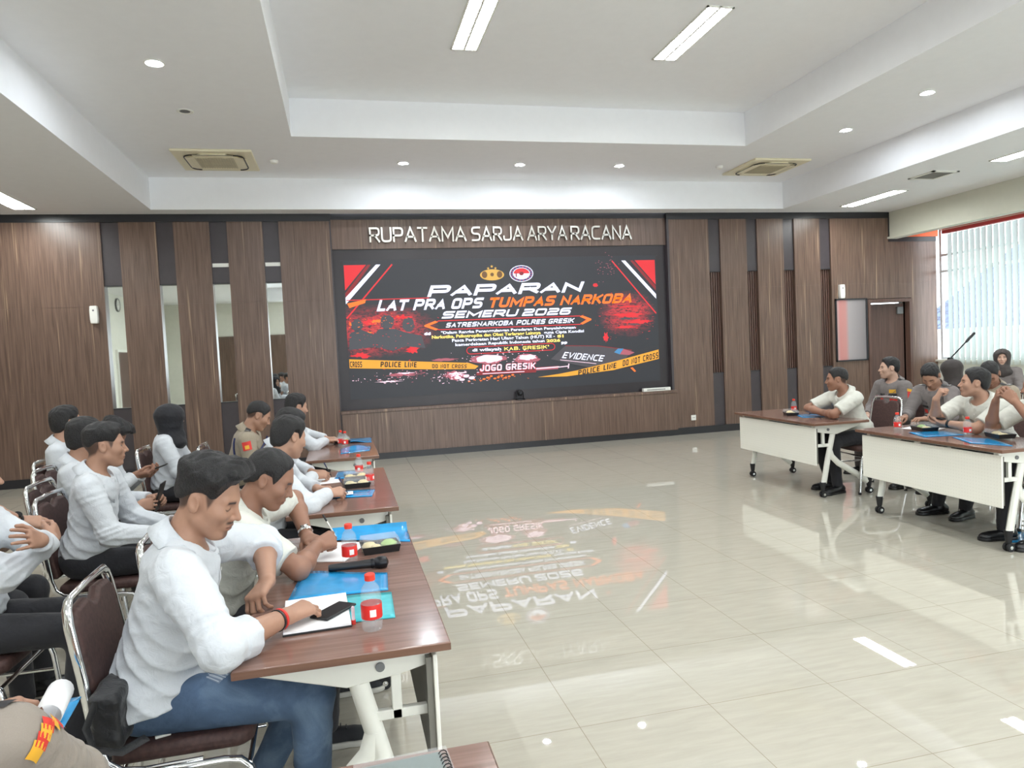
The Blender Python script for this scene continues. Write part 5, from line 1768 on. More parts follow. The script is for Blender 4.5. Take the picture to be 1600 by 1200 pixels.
# ================================================================ the people
# --- tables on the left: seated along x = -0.35, facing the middle of the floor
P1 = person('jeans man', 'man in white shirt and torn blue jeans, hand over a phone', (-0.655, 2.47), 2, lean=15, head=(-14, 24, 2), size=1.03,
            R=dict(w=(-0.215, 2.305, 0.803), d=(0.74, 0.66, 0.02), n=(-0.1, -0.35, 1), pose='hold', e=(-0.35, -0.9, -0.2)),
            L=dict(w=(-0.30, 2.62, 0.83), d=(-0.40, -0.80, -0.35), n=(-0.35, -0.1, 0.9), pose='drape', e=(0.6, 0.5, -0.25)),
            sleeves='rolled', hem='out', trousers=M_DENIM, hair='quiff', skin='tan', eyes='down', moustache=True, build=1.10,
            knees={-1: (0.48, 0.13, -0.045), 1: (0.50, 0.13, -0.035)}, feet={-1: (0.46, 0.13), 1: (0.27, 0.14)}, res=0.72, wr=0.0055, shoes='knit')
chair(-0.545, 2.50, 2, 'brown chair of the man in torn jeans, a black bag on its seat')
P2 = person('balding man', 'man with receding hair in cream short-sleeved shirt writing on paper beside the man in jeans', (-0.62, 3.12), 0, lean=25, head=(-6, 30, 0),
            R=dict(w=(-0.15, 3.09, 0.815), d=(0.75, 0.55, 0.12), n=(0.15, -0.75, 0.55), pose='pen', e=(-0.1, -0.9, -0.15)),
            L=dict(w=(-0.20, 3.33, 0.80), d=(0.35, -0.9, 0.0), n=(-0.2, 0.1, 1), pose='rest', e=(0.7, 0.6, -0.2)),
            shirt=M_SHIRT2, sleeves='short', hair='receding', skin='brown', eyes='down', build=1.05, res=0.8, wr=0.0045, shoes='knit',
            knees={-1: (0.50, 0.10, -0.04), 1: (0.50, 0.12, -0.04)}, feet={-1: (0.47, 0.13, 0), 1: (0.54, 0.32, 0)})
chair(-0.51, 3.13, 2, 'brown chair of the balding man in the cream shirt')
P3 = person('pen man', 'man in white long-sleeved shirt writing at the second table, the nearer of two', (-0.57, 4.42), 0, lean=20, head=(34, 18, -4),
            R=dict(w=(-0.13, 4.36, 0.80), d=(0.95, 0.25, 0.0), n=(0.0, -0.6, 0.8), pose='pen', e=(-0.3, -0.9, -0.15)),
            L=dict(w=(-0.20, 4.62, 0.79), d=(0.8, -0.5, 0), e=(-0.3, 0.9, -0.15)), hair='full', skin='mid', eyes='down', res=1.0, wr=0.004)
chair(-0.52, 4.42, 0, 'chrome chair of the nearer man writing at the second table')
P4 = person('hidden pen man', 'man in white shirt mostly hidden behind the nearer writer at the second table', (-0.60, 5.10), 0, lean=18, head=(20, 22, 0),
            R=dict(w=(-0.24, 5.08, 0.80), d=(0.95, 0.2, 0.0), n=(0.0, -0.5, 0.8), pose='pen', e=(-0.3, -0.9, -0.15)),
            L=dict(w=(-0.26, 5.32, 0.79), d=(0.9, -0.4, 0), e=(-0.3, 0.9, -0.15)), hair='full', skin='tan', eyes='down', res=1.15)
chair(-0.54, 5.10, 0, 'chrome chair of the man hidden at the second table')
P5 = person('khaki officer', 'officer in khaki uniform with blue sleeve cord at the table nearest the screen', (-0.94, 6.42), 0, lean=16, head=(8, 30, 0),
            R=dict(w=(-0.56, 6.31, 0.70), d=(0.8, 0.4, -0.1)), L=dict(w=(-0.56, 6.52, 0.70), d=(0.8, -0.4, -0.1)), shirt=M_KHAKI, sleeves='long', hair='crop', skin='tan', eyes='down', res=1.15, build=1.1, wr=0.003)
chair(-0.90, 6.42, 0, 'chrome chair of the khaki officer')
P6 = person('far man', 'man in white shirt reaching over the table nearest the screen', (-0.66, 7.12), 0, lean=17, head=(22, 12, 0),
            R=dict(w=(-0.20, 7.18, 0.80), d=(0.95, 0.25, 0.0), pose='flat', e=(-0.3, -0.9, -0.15)),
            L=dict(w=(-0.20, 7.40, 0.80), d=(0.95, -0.1, 0), pose='rest', e=(-0.3, 0.9, -0.15)), hair='full', skin='mid', eyes='down', res=1.15)
chair(-0.60, 7.12, 0, 'chrome chair of the man at the table nearest the screen')
# --- second and third rows on the left
person('young man', 'young man in white shirt in profile, sitting behind the front tables', (-1.44, 4.36), 0, lean=9, head=(16, 4, 0),
       R=dict(w=(-1.02, 4.25, 0.68), d=(0.95, 0.1, -0.1), n=(0, -0.2, 1), e=(-0.5, -0.5, -0.6)), L=dict(w=(-1.04, 4.48, 0.68), d=(0.95, -0.2, -0.1)),
       hair='fade', skin='tan', eyes='open', res=0.95, wr=0.0045, knees={-1: (0.46, 0.10, -0.03), 1: (0.46, 0.12, -0.03)})
chair(-1.33, 4.39, 0, 'brown chair of the young man in profile')
person('tablet man', 'man in white shirt holding a black tablet, face turned away to the screen', (-1.65, 4.88), 0, lean=4, head=(52, 5, 0),
       R=dict(w=(-1.28, 4.76, 0.745), d=(0.85, 0.4, 0.1), n=(0.1, -0.9, 0.2), pose='hold'), L=dict(w=(-1.26, 5.02, 0.75), d=(0.9, -0.4, 0.1), n=(0, 0.8, 0.5), pose='hold'),
       hair='full', skin='tan', res=1.1)
chair(-1.56, 4.88, 0, 'chrome chair of the man with the tablet')
person('phone bender', 'man in white shirt bowing his head low over a phone', (-1.90, 5.62), 0, lean=19, head=(6, 46, 0),
       R=dict(w=(-1.48, 5.52, 0.84), d=(0.95, 0.15, 0.0), n=(-0.1, -0.5, -0.8), pose='hold'), L=dict(w=(-1.48, 5.70, 0.82), d=(0.9, -0.2, 0.05), n=(0, 0.5, -0.8), pose='hold'),
       hair='quiff', skin='brown', eyes='down', res=1.15)
chair(-1.80, 5.62, 0, 'chrome chair of the man bowing over his phone')
person('back row man', 'slim man in white shirt sitting upright at the wood wall, farthest of the rear seats', (-2.13, 6.12), 0, lean=0, head=(42, 0, 0), hair='full', skin='mid', res=1.15, size=1.03)
chair(-1.99, 6.14, 0, 'chrome chair of the upright man by the wood wall')
person('scarf woman', 'woman in black headscarf and white shirt watching the screen', (-1.50, 6.50), 0, lean=3, head=(38, 2, 0), hat='hijab', fem=True, skin='fair', res=1.1, size=0.96, wr=0.004,
       R=dict(w=(-1.16, 6.42, 0.80), d=(0.9, 0.3, 0.1), pose='hold'), L=dict(w=(-1.16, 6.58, 0.78), d=(0.9, -0.3, 0.1), pose='hold'))
chair(-1.38, 6.50, 0, 'chrome chair of the woman in the black headscarf')
person('watch man', 'person at the frame edge, forearm with black wristwatch on the lap', (-1.98, 3.84), 0, lean=10, head=(10, 5, 0), sleeves='short',
       R=dict(w=(-1.56, 3.88, 0.89), d=(0.8, 0.5, -0.25), n=(0, -0.6, 0.8), pose='rest', e=(-0.2, -0.9, 0.4)), L=dict(w=(-1.58, 3.92, 0.80), d=(0.8, -0.4, 0), pose='rest'), hair='short', skin='mid', res=1.1)
chair(-2.10, 3.84, 0, 'chrome chair of the person with the wristwatch, at the frame edge')
person('crossed arms', 'person in white shirt with folded arms, cut by the frame edge', (-1.60, 3.36), 0, lean=3, head=(20, 5, 0), hair='short', skin='tan', res=0.95, wr=0.0045,
       R=dict(w=(-1.26, 3.42, 0.88), d=(-0.1, 0.9, 0.25), n=(0.9, 0.1, 0.2), pose='rest', e=(0.3, -0.6, -0.7)), L=dict(w=(-1.23, 3.24, 0.92), d=(-0.1, -0.9, 0.3), n=(0.9, 0, 0.2), pose='flat', e=(0.3, 0.6, -0.7)),
       knees={-1: (0.50, 0.11, -0.03), 1: (0.50, 0.11, -0.03)})
chair(-1.56, 3.36, 0, 'chrome chair of the person with folded arms')
P15 = person('corner officer', 'officer in khaki uniform at the bottom corner writing on a notepad', (-0.82, 1.24), 84, lean=26, head=(85, 30, 0), shirt=M_OCHRE, hair='crop', skin='tan', res=0.9,
       R=dict(w=(-0.77, 1.80, 0.80), d=(-0.1, 0.9, 0.0), n=(0.8, 0.1, 0.4), pose='pen', e=(0.7, -0.2, -0.6)), L=dict(w=(-0.92, 1.97, 0.77), d=(0.8, 0.6, 0), n=(-0.2, 0.3, 0.9), pose='hold', e=(-0.7, -0.2, -0.6)), wr=0.003)
chair(-0.83, 1.18, 84, 'chrome chair of the officer in the bottom corner')
# --- window side
Q1 = person('leaning man', 'man in cream short-sleeved shirt leaning with folded forearms on the window-side table', (5.16, 6.30), 180, lean=22, head=(146, 4, 0), shirt=M_SHIRT2, sleeves='short', hair='crop', skin='brown', res=1.1,
       R=dict(w=(4.78, 6.32, 0.795), d=(-0.15, -0.95, 0.0), pose='flat', e=(-0.6, 0.6, -0.2)), L=dict(w=(4.80, 6.42, 0.80), d=(-0.1, 0.95, 0.0), pose='flat', e=(-0.5, -0.7, -0.2)),
       feet={-1: (0.30, 0.1), 1: (0.38, 0.12)})
chair(5.17, 6.26, 176, 'brown chair of the man leaning on his forearms')
Q2 = person('chin man', 'man in cream shirt with a fist at his chin, phone in the other hand', (5.28, 4.80), 182, lean=22, head=(143, -4, 0), shirt=M_SHIRT2, sleeves='short', hair='short', skin='mid', res=1.0, build=1.12,
       R=dict(w=(4.72, 4.87, 1.03), d=(0.25, -0.40, 0.87), n=(-0.8, 0.5, 0.2), pose='fist', e=(-0.1, 0.5, -0.9)), L=dict(w=(4.84, 4.90, 0.82), d=(-0.35, 0.93, 0.12), n=(0.2, 0.1, -1), pose='hold', e=(-0.3, -0.7, -0.4)),
       feet={-1: (0.30, 0.34), 1: (0.24, -0.12)})
chair(5.35, 4.80, 182, 'brown chair of the man with a fist at his chin')
Q3 = person('clasped man', 'man at the frame edge with hands clasped before his face', (5.20, 4.17), 178, lean=20, head=(150, 6, 0), shirt=M_SHIRT2, sleeves='short', hair='crop', skin='brown', res=1.0, build=1.1,
       R=dict(w=(4.74, 4.34, 1.04), d=(-0.25, -0.5, 0.75), n=(-0.7, 0.6, 0.1), pose='hold', e=(-0.2, 0.5, -0.9)), L=dict(w=(4.72, 4.16, 1.05), d=(-0.25, 0.6, 0.7), n=(-0.7, -0.6, 0.1), pose='hold', e=(-0.2, -0.5, -0.9)))
chair(5.27, 4.17, 178, 'brown chair of the man with clasped hands')
O1 = person('badge officer', 'grey-uniformed officer with red and yellow badges sitting upright', (6.16, 6.92), 186, lean=4, head=(156, 0, 0), shirt=M_POLICE, trousers=M_HIJABBR, hair='short', skin='fair', res=1.1, wr=0.003)
chair(6.20, 6.86, 190, 'brown chair of the upright officer with bright badges')
O2 = person('reading officer', 'officer in grey-brown uniform looking down behind the man with a phone', (5.98, 6.06), 190, lean=16, head=(208, 42, 0), shirt=M_POLICE, trousers=M_HIJABBR, hair='short', skin='tan', eyes='down', res=1.1, wr=0.003,
       R=dict(w=(5.46, 6.02, 0.74), d=(-0.9, -0.3, 0), pose='hold'), L=dict(w=(5.50, 5.80, 0.74), d=(-0.9, 0.2, 0), pose='hold'))
chair(6.04, 6.06, 188, 'chrome chair of the officer looking down')
O3 = person('bowed officer', 'officer with bowed head and shoulder boards in front of the blinds', (6.20, 5.64), 190, lean=10, head=(214, 42, 0), shirt=M_KHAKI, trousers=M_HIJABBR, hair='crop', skin='brown', eyes='down', res=1.1, wr=0.003)
chair(6.26, 5.64, 188, 'chrome chair of the officer with bowed head')
person('dark scarf', 'person in dark headscarf seen from behind beside the microphone stand', (6.86, 6.72), 180, lean=8, head=(110, 12, 0), shirt=M_POLICE, trousers=M_HIJABBR, hat='hijab', fem=True, skin='fair', res=1.2, size=0.92)
chair(6.92, 6.72, 180, 'chrome chair of the person in the dark headscarf')
O5 = person('scarf officer', 'woman officer in brown headscarf facing the camera by the blinds', (9.0, 8.12), 215, lean=2, head=(222, 0, 0), shirt=M_POLICE, trousers=M_HIJABBR, hat='hijab', fem=True, skin='fair', res=1.2, size=0.96)
chair(9.04, 8.15, 215, 'chrome chair of the woman officer by the blinds')

# ---------------------------------------------------------------- insignia and small clothing details
C_RED = plain('badge_red', srgb(208, 52, 44), 0.6); C_YEL = plain('badge_yellow', srgb(226, 170, 50), 0.6); C_MAROON = plain('badge_maroon', srgb(140, 38, 74), 0.6)
C_NAVY = plain('cord_navy', srgb(30, 38, 84), 0.6); C_BLACKCL = plain('board_black', srgb(34, 32, 34), 0.6); C_WHITEB = plain('badge_white', srgb(230, 228, 224), 0.6)
def arm_patch(pp, sg, t, mats, w, h, side=None):
    a = pp['arms'][sg]
    c = a['S'] + (a['E'] - a['S']) * t
    out = nrm(pp['Lf'] * sg + (side if side is not None else 0 * pp['F']))
    up = a['S'] - a['E']
    for k, (nm, mt, ww, hh, oz) in enumerate(mats):
        patch(pp, nm, mt, c + nrm(up) * oz, ww, hh, out, up, gap=0.003 + 0.001 * k)
for pp in (O1,):
    arm_patch(pp, 1, 0.28, [('sleeve_badge', C_RED, 0.075, 0.085, -0.02), ('badge_arc', C_YEL, 0.085, 0.03, 0.03), ('badge_field', C_MAROON, 0.05, 0.04, -0.035)], 0, 0)
    T = pp['TM']
    for (x, y, z, w, h, mt, nm) in ((0.1, -0.06, 0.33, 0.085, 0.022, C_BLACKCL, 'name_tape'), (0.1, 0.075, 0.37, 0.07, 0.04, C_YEL, 'chest_badge'), (0.1, 0.075, 0.33, 0.085, 0.022, C_BLACKCL, 'name_tape'), (0.1, 0.08, 0.27, 0.07, 0.05, C_RED, 'chest_badge'), (0.1, -0.07, 0.28, 0.05, 0.05, C_RED, 'chest_badge'), (0.1, 0.08, 0.22, 0.05, 0.035, C_WHITEB, 'chest_badge')):
        patch(pp, nm, mt, pp['tor'](x, y, z), w, h, T[:, 0], T[:, 2])
def boards(pp):
    T = pp['TM']
    for s in (-1, 1):
        patch(pp, 'shoulder_board', C_BLACKCL, pp['tor'](0.005, s * 0.125, 0.45), 0.045, 0.11, T[:, 2] + 0.2 * T[:, 1] * s, T[:, 1], gap=0.004)
        patch(pp, 'rank_mark', C_WHITEB, pp['tor'](0.005, s * 0.145, 0.45), 0.03, 0.03, T[:, 2] + 0.2 * T[:, 1] * s, T[:, 1], gap=0.0055)
for pp in (P5, O1, O2, O3):
    boards(pp)
for pp in (O2,):
    T = pp['TM']
    for (x, y, z, w, h, mt, nm) in ((0.1, -0.07, 0.30, 0.085, 0.022, C_BLACKCL, 'name_tape'), (0.1, 0.075, 0.30, 0.085, 0.022, C_BLACKCL, 'name_tape'), (0.1, -0.07, 0.25, 0.05, 0.04, C_RED, 'chest_badge')):
        patch(pp, nm, mt, pp['tor'](x, y, z), w, h, T[:, 0], T[:, 2])
arm_patch(P5, -1, 0.16, [('sleeve_badge', C_RED, 0.07, 0.07, 0.0), ('badge_field', C_YEL, 0.035, 0.03, -0.01)], 0, 0)
# blue cord hanging round the khaki officer's near arm
a = P5['arms'][-1]
pts_ = []
for k in range(17):
    t = k / 16
    ang = PI * (0.05 + 0.95 * t)
    pts_.append(P5['tor'](0.03 - 0.115 * math.cos(ang), -0.30, 0.44 - 0.23 * math.sin(ang)))
pp_ = np.array(pts_)
for _ in range(30):                      # slide each point inwards until it lies on the sleeve
    pp_ = pp_ + P5['Lf'] * np.clip(P5['sdf'](pp_) - 0.006, -0.02, 0.02)[:, None] * 0.8
m = MB().tube([tuple(p) for p in pp_], 0.008, 8)
m.build('shoulder_cord', C_NAVY, P5['shirt'])
# bottom corner officer: rank board and curved red and yellow shoulder badge on the near arm
a = P15['arms'][-1]
up15 = nrm(a['S'] - a['E'])
out15 = nrm(-P15['Lf'] + V3(0, 0, 0.5))
for k in range(7):
    ph = (k - 3) * 0.2
    patch(P15, 'shoulder_badge', C_RED if k % 2 else C_YEL, a['S'] + up15 * (-0.02 - 0.012 * abs(k - 3)) + P15['F'] * 0.022 * (k - 3), 0.024, 0.034, out15, up15, gap=0.004, n=4)
T = P15['TM']
patch(P15, 'shoulder_board', C_BLACKCL, P15['tor'](0.005, -0.12, 0.45), 0.05, 0.11, T[:, 2] - 0.2 * T[:, 1], T[:, 1], gap=0.004)
for k in range(3):
    patch(P15, 'rank_mark', C_YEL, P15['tor'](0.005, -0.10 - 0.022 * k, 0.45), 0.03, 0.012, T[:, 2] - 0.2 * T[:, 1], T[:, 1], gap=0.0055, n=4)
# shirt plackets with buttons, chest pockets
def shirt_front(pp, pocket=1):
    T = pp['TM']
    patch(pp, 'placket', pp['shirt'].data.materials[0], pp['tor'](0.1, 0, 0.22), 0.03, 0.36, T[:, 0], T[:, 2], gap=0.0015, n=14)
    for k in range(5):
        c = pp['tor'](0.1, 0, 0.06 + 0.085 * k)
        patch(pp, 'button', M_WHITEPL, c, 0.011, 0.011, T[:, 0], T[:, 2], gap=0.004, n=4)
    if pocket:
        patch(pp, 'pocket', pp['shirt'].data.materials[0], pp['tor'](0.1, 0.075, 0.28), 0.10, 0.11, T[:, 0], T[:, 2], gap=0.003, n=9)
for pp in (P1, P2, Q1, Q2):
    shirt_front(pp)
# torn patch at the knee of the jeans
kp = P1['kn'][-1]
hip1 = P1['P0']
c = kp - nrm(kp - P1['P0']) * 0.29 + V3(0, 0, 0.02)
patch(P1, 'torn_patch', plain('torn_denim_dark', srgb(120, 134, 154), 0.9), c, 0.05, 0.075, V3(0.1, -0.6, 0.8), V3(0.5, 1, 0), gap=0.002, n=7, parent=P1['trousers'], sdf=P1['leg_sdf'])
M_FRAY = plain('frayed_denim', srgb(188, 198, 210), 0.9, noise=0.2)
r_ = random.Random(3)
for k in range(9):
    cc = c + nrm(V3(0.5, 1, 0)) * (-0.036 + 0.009 * k) + V3(r_.uniform(-.006, .006), 0, 0)
    patch(P1, 'fray_thread', M_FRAY, cc, 0.03 + 0.03 * r_.random(), 0.0028, V3(0.1, -0.6, 0.8), V3(0.5 + r_.uniform(-.05, .05), 1, 0), gap=0.0036, n=4, parent=P1['trousers'], sdf=P1['leg_sdf'])
def ringband(name, label, pp, sg, off, r, w, mat, extra=None):
    a = pp['arms'][sg]
    u = nrm(a['W'] - a['E'])
    c = a['W'] - u * off
    t = thing(name, label, name.replace('_', ' '), (0, 0, 0)) if label else None
    Mx = Matrix.Translation(c) @ Vector(u).to_track_quat('Z', 'Y').to_matrix().to_4x4()
    m = MB().lathe([(r - 0.002, -w), (r + 0.002, -w), (r + 0.003, 0), (r + 0.002, w), (r - 0.002, w)], n=28, M=Mx, caps=False)
    o = m.build(name if not label else 'band', mat, t if label else pp['root'])
    return t, c, u
t, c, u = ringband('bracelet', 'red and black cord bracelet on the wrist of the man in jeans', P1, -1, 0.028, 0.0315, 0.004, C_RED)
a = P1['arms'][-1]
Mx = Matrix.Translation(a['W'] - u * 0.040) @ Vector(u).to_track_quat('Z', 'Y').to_matrix().to_4x4()
MB().lathe([(0.030, -.003), (0.034, -.003), (0.0345, 0), (0.034, .003), (0.030, .003)], n=28, M=Mx, caps=False).build('second_cord', M_BLACK, t)
t, c, u = ringband('wristwatch', 'silver wristwatch on the balding man resting his arm on the table', P2, 1, 0.03, 0.0315, 0.007, M_CHROME)
MB().lathe([(0.002, 0.009), (0.016, 0.008), (0.017, 0)], n=18, M=Matrix.Translation(Vector(c) + Vector(P2['arms'][1]['n']) * 0.031) @ Vector(P2['arms'][1]['n']).to_track_quat('Z', 'Y').to_matrix().to_4x4()).build('dial', M_CHROME, t)
pw = PEOPLE['watch man']
t, c, u = ringband('wristwatch', 'black wristwatch on the forearm at the frame edge', pw, -1, 0.03, 0.0315, 0.010, M_BLACK)
MB().lathe([(0.002, 0.009), (0.018, 0.008), (0.019, 0)], n=18, M=Matrix.Translation(Vector(c) + Vector(pw['arms'][-1]['n']) * 0.031) @ Vector(pw['arms'][-1]['n']).to_track_quat('Z', 'Y').to_matrix().to_4x4()).build('dial', M_BLACKMETAL, t)
t, c, u = ringband('wristwatch', 'dark wristwatch on the man with a fist at his chin', Q2, 1, 0.03, 0.0315, 0.010, M_BLACK)

# ================================================================ things held and things on tables
TZ = 0.7502
def bottle_tpl():
    t = empty('water_bottle')
    prof = [(0.012, 0.002), (0.026, 0.0), (0.029, 0.006), (0.029, 0.03), (0.0275, 0.034), (0.029, 0.038), (0.029, 0.075), (0.027, 0.08), (0.029, 0.086), (0.029, 0.098), (0.024, 0.118), (0.0135, 0.132), (0.0125, 0.146)]
    MB().lathe(prof, n=22).build('bottle_body', M_BOTTLE, t, smooth=50)
    MB().lathe([(0.0145, 0.138), (0.0148, 0.14), (0.0148, 0.154), (0.013, 0.156)], n=20).build('cap', plain('red_cap', srgb(232, 62, 44), 0.4), t)
    lt = NT('bottle_label'); v = lt.coords('Object')
    sp = lt.n('ShaderNodeSeparateXYZ'); lt.l(v, sp.inputs[0])
    an = lt.math('ARCTAN2', sp.outputs[1], sp.outputs[0])
    st = lt.math('GREATER_THAN', lt.math('SINE', lt.math('MULTIPLY', an, 3.0)), 0.62)
    zz = lt.math('LESS_THAN', lt.math('ABSOLUTE', lt.math('SUBTRACT', sp.outputs[2], 0.052)), 0.010)
    lt.set(lt.mix(lt.math('MULTIPLY', st, zz), srgb(222, 48, 44), srgb(240, 236, 234)), 0.35)
    MB().lathe([(0.0294, 0.034), (0.0296, 0.036), (0.0296, 0.072), (0.0294, 0.074)], n=26, caps=False).build('label', lt.m, t)
    return t
BOT = bottle_tpl(); _bf = [True]
def bottle(x, y, label, z=TZ, rz=0, s=1.0):
    o = BOT if _bf[0] else copy_tree(BOT); _bf[0] = False
    o.location = (x, y, z); o.rotation_euler = (0, 0, rz); o.scale = (s, s, s)
    return tag(o, label, 'bottle', 'small red-capped water bottles')
bottle(0.045, 2.245, 'red-capped water bottle beside the writing pad of the man in jeans', rz=2.2, s=1.12)
bottle(-0.015, 2.99, 'red-capped water bottle between the microphone and the sheet of paper', rz=0.3, s=1.08)
bottle(0.135, 4.80, 'red-capped water bottle nearest the floor side on the second table', rz=1)
bottle(0.075, 5.22, 'red-capped water bottle farther along the second table', rz=2)
bottle(-0.055, 7.06, 'red-capped water bottle on the table nearest the screen, the farther of a pair', rz=1)
bottle(-0.015, 6.95, 'red-capped water bottle on the table nearest the screen, the nearer of a pair', rz=2)
bottle(4.86, 6.97, 'red-capped water bottle on the table of the man leaning on his forearms', rz=2)
bottle(4.60, 5.16, 'red-capped water bottle near the end of the two-bottle window-side table', rz=2)
bottle(4.74, 4.59, 'red-capped water bottle before the man with a fist at his chin', rz=2)

def blue_plastic(name, c, rough=0.18):
    t = NT(name)
    v = t.coords('Object')
    n = t.noise(v, 14, 2, 0.5, 0.6)
    t.set(t.ramp(n, [(0.3, tuple(k * 0.82 for k in c[:3]) + (1,)), (0.7, c)]), rough)
    t.b.inputs['Coat Weight'].default_value = 0.6
    t.b.inputs['Coat Roughness'].default_value = 0.08
    t.bump(n, 0.25, 0.01)
    return t.m
M_BLUE = blue_plastic('blue_folder_plastic', srgb(36, 158, 222)); M_TURQ = blue_plastic('turquoise_cover', srgb(64, 196, 206), 0.3)
def folder(corners, z, label, mat=None, lift=0.012, seed=0, curl=0.0, name='folder', cat='folder'):
    """A soft plastic folder: two sheets with a gentle wave, corners given in order round the edge."""
    A, B_, C_, D_ = [V3(*c, 0) for c in corners]
    n, k = 13, 9
    r = random.Random(seed)
    ph = [r.random() * 6 for _ in range(4)]
    P = []
    for i in range(n):
        for j in range(k):
            u, v = i / (n - 1), j / (k - 1)
            p = A * (1 - u) * (1 - v) + B_ * u * (1 - v) + C_ * u * v + D_ * (1 - u) * v
            w = 0.5 * (1 + math.sin(3.2 * u + ph[0] + 1.4 * v)) * 0.5 * (1 + math.sin(2.6 * v + ph[1]))
            zz = z + 0.0012 + lift * w * (0.3 + 0.7 * math.sin(PI * u)) + curl * max(0, v - 0.75) ** 2 * 16
            P.append((p[0], p[1], zz))
    F_ = [(i * k + j, (i + 1) * k + j, (i + 1) * k + j + 1, i * k + j + 1) for i in range(n - 1) for j in range(k - 1)]
    P2_ = [(a, b_, c + 0.0022) for a, b_, c in P]
    t = thing(name, label, cat, (float(A[0]), float(A[1]), z), 0)
    inv = V3(A[0], A[1], z)
    m = MB().add([tuple(V3(*p) - inv) for p in P2_], F_)
    o = m.build('front_sheet', mat or M_BLUE, t)
    o.modifiers.new('thickness', 'SOLIDIFY').thickness = 0.0008
    m = MB().add([tuple(V3(*p) - inv) for p in P], F_)
    o = m.build('back_sheet', mat or M_BLUE, t)
    o.modifiers.new('thickness', 'SOLIDIFY').thickness = 0.0008
    return t
folder([(-0.235, 2.61), (0.115, 2.595), (0.125, 2.80), (-0.20, 2.94)], TZ, 'blue plastic folder lying between the writing pad and the microphone', seed=1)
folder([(-0.065, 2.32), (0.12, 2.31), (0.125, 2.565), (-0.06, 2.585)], TZ, 'turquoise booklet under the nearest water bottle', M_TURQ, lift=0.002, seed=2, name='booklet', cat='booklet')
folder([(-0.09, 3.40), (0.255, 3.24), (0.262, 3.50), (-0.10, 3.52)], TZ, 'blue plastic folder at the far end of the nearest table', seed=3, lift=0.016, curl=0.03)
folder([(-0.22, 4.46), (0.13, 4.40), (0.16, 4.62), (-0.18, 4.70)], TZ, 'blue plastic folder under the hand of the nearer writer at the second table', seed=4, lift=0.006)
folder([(-0.10, 5.16), (0.03, 5.14), (0.06, 5.42), (-0.08, 5.46)], TZ, 'blue plastic folder at the far end of the second table', seed=5)
folder([(-0.06, 6.50), (0.20, 6.58), (0.22, 6.84), (-0.06, 6.84)], TZ, 'blue plastic folder with a raised edge, nearer on the table by the screen', seed=6, lift=0.03)
folder([(0.02, 7.28), (0.24, 7.22), (0.25, 7.60), (0.03, 7.64)], TZ, 'blue plastic folder at the far end of the table by the screen', seed=7, lift=0.03)
folder([(4.74, 6.78), (4.63, 6.50), (4.93, 6.42), (5.0, 6.68)], TZ, 'blue plastic folder under the forearms of the leaning man', seed=8, lift=0.006)
folder([(4.56, 5.00), (4.46, 4.72), (4.80, 4.66), (4.86, 4.94)], TZ, 'blue plastic folder between the two bottles on the window-side table', seed=9, lift=0.02)
folder([(4.62, 4.62), (4.46, 4.30), (4.58, 4.06), (4.76, 4.40)], TZ, 'blue plastic folder under the snack box by the frame edge', seed=10, lift=0.008)
pad_b = folder([(-0.97, 1.86), (-0.72, 1.89), (-0.74, 2.12), (-1.0, 2.08)], 0.715, 'blue plastic folder on the knees of the corner officer', seed=11, lift=0.01)

M_FOOD = plain('rice_food', srgb(226, 206, 150), 0.7, noise=0.2); M_GREEN = plain('leaf_food', srgb(150, 186, 96), 0.6, noise=0.2)
def snack_box(x, y, rz, label, w=0.165, d=0.12):
    t = thing('snack_box', label, 'snack box', (x, y, TZ), rz, 'black snack boxes with clear lids')
    m = MB()
    def tray(w0, d0, w1, d1, z0, z1):
        v = [(-w0 / 2, -d0 / 2, z0), (w0 / 2, -d0 / 2, z0), (w0 / 2, d0 / 2, z0), (-w0 / 2, d0 / 2, z0), (-w1 / 2, -d1 / 2, z1), (w1 / 2, -d1 / 2, z1), (w1 / 2, d1 / 2, z1), (-w1 / 2, d1 / 2, z1)]
        return v, [(3, 2, 1, 0), (0, 1, 5, 4), (1, 2, 6, 5), (2, 3, 7, 6), (3, 0, 4, 7)]
    m.add(*tray(w * .9, d * .88, w, d, 0.0, 0.033))
    o = m.build('tray', M_BLACK, t, smooth=0)
    o.modifiers.new('thickness', 'SOLIDIFY').thickness = 0.0015
    v, f = tray(w * .92, d * .9, w, d, 0.062, 0.034)
    m = MB().add(v, f)
    o = m.build('lid', M_CLEAR, t, smooth=0)
    o.modifiers.new('thickness', 'SOLIDIFY').thickness = 0.0009
    r = random.Random(int(x * 100))
    m = MB()
    for cx, cy, rr, hh in ((-.045, .01, .032, .04), (-.02, -.02, .025, .035)):
        m.lathe([(rr, 0.004), (rr, hh * .6), (rr * .7, hh * .9), (rr * .2, hh)], c=(cx, cy, 0), n=14)
    m.build('pastry', M_FOOD, t)
    m = MB().lathe([(.034, .004), (.036, .03), (.02, .042), (.004, .045)], c=(.04, 0, 0), n=16)
    m.build('cake', M_GREEN if (x * 10) % 2 > 1 else M_FOOD, t)
    return t
snack_box(0.115, 3.15, 0.1, 'black snack box with clear lid beside the microphone on the nearest table')
snack_box(0.05, 4.78, 0.05, 'black snack box with clear lid nearer on the second table', 0.17, 0.13)
snack_box(0.05, 5.06, 0.05, 'black snack box with clear lid farther on the second table')
snack_box(-0.05, 7.32, 0.05, 'black snack box by the hands of the man at the table nearest the screen')
snack_box(4.70, 6.80, 1.2, 'black snack box beside the folder of the leaning man', 0.18, 0.13)
snack_box(4.78, 5.06, 1.3, 'black snack box near the bottle at the end of the two-bottle table', 0.2, 0.14)
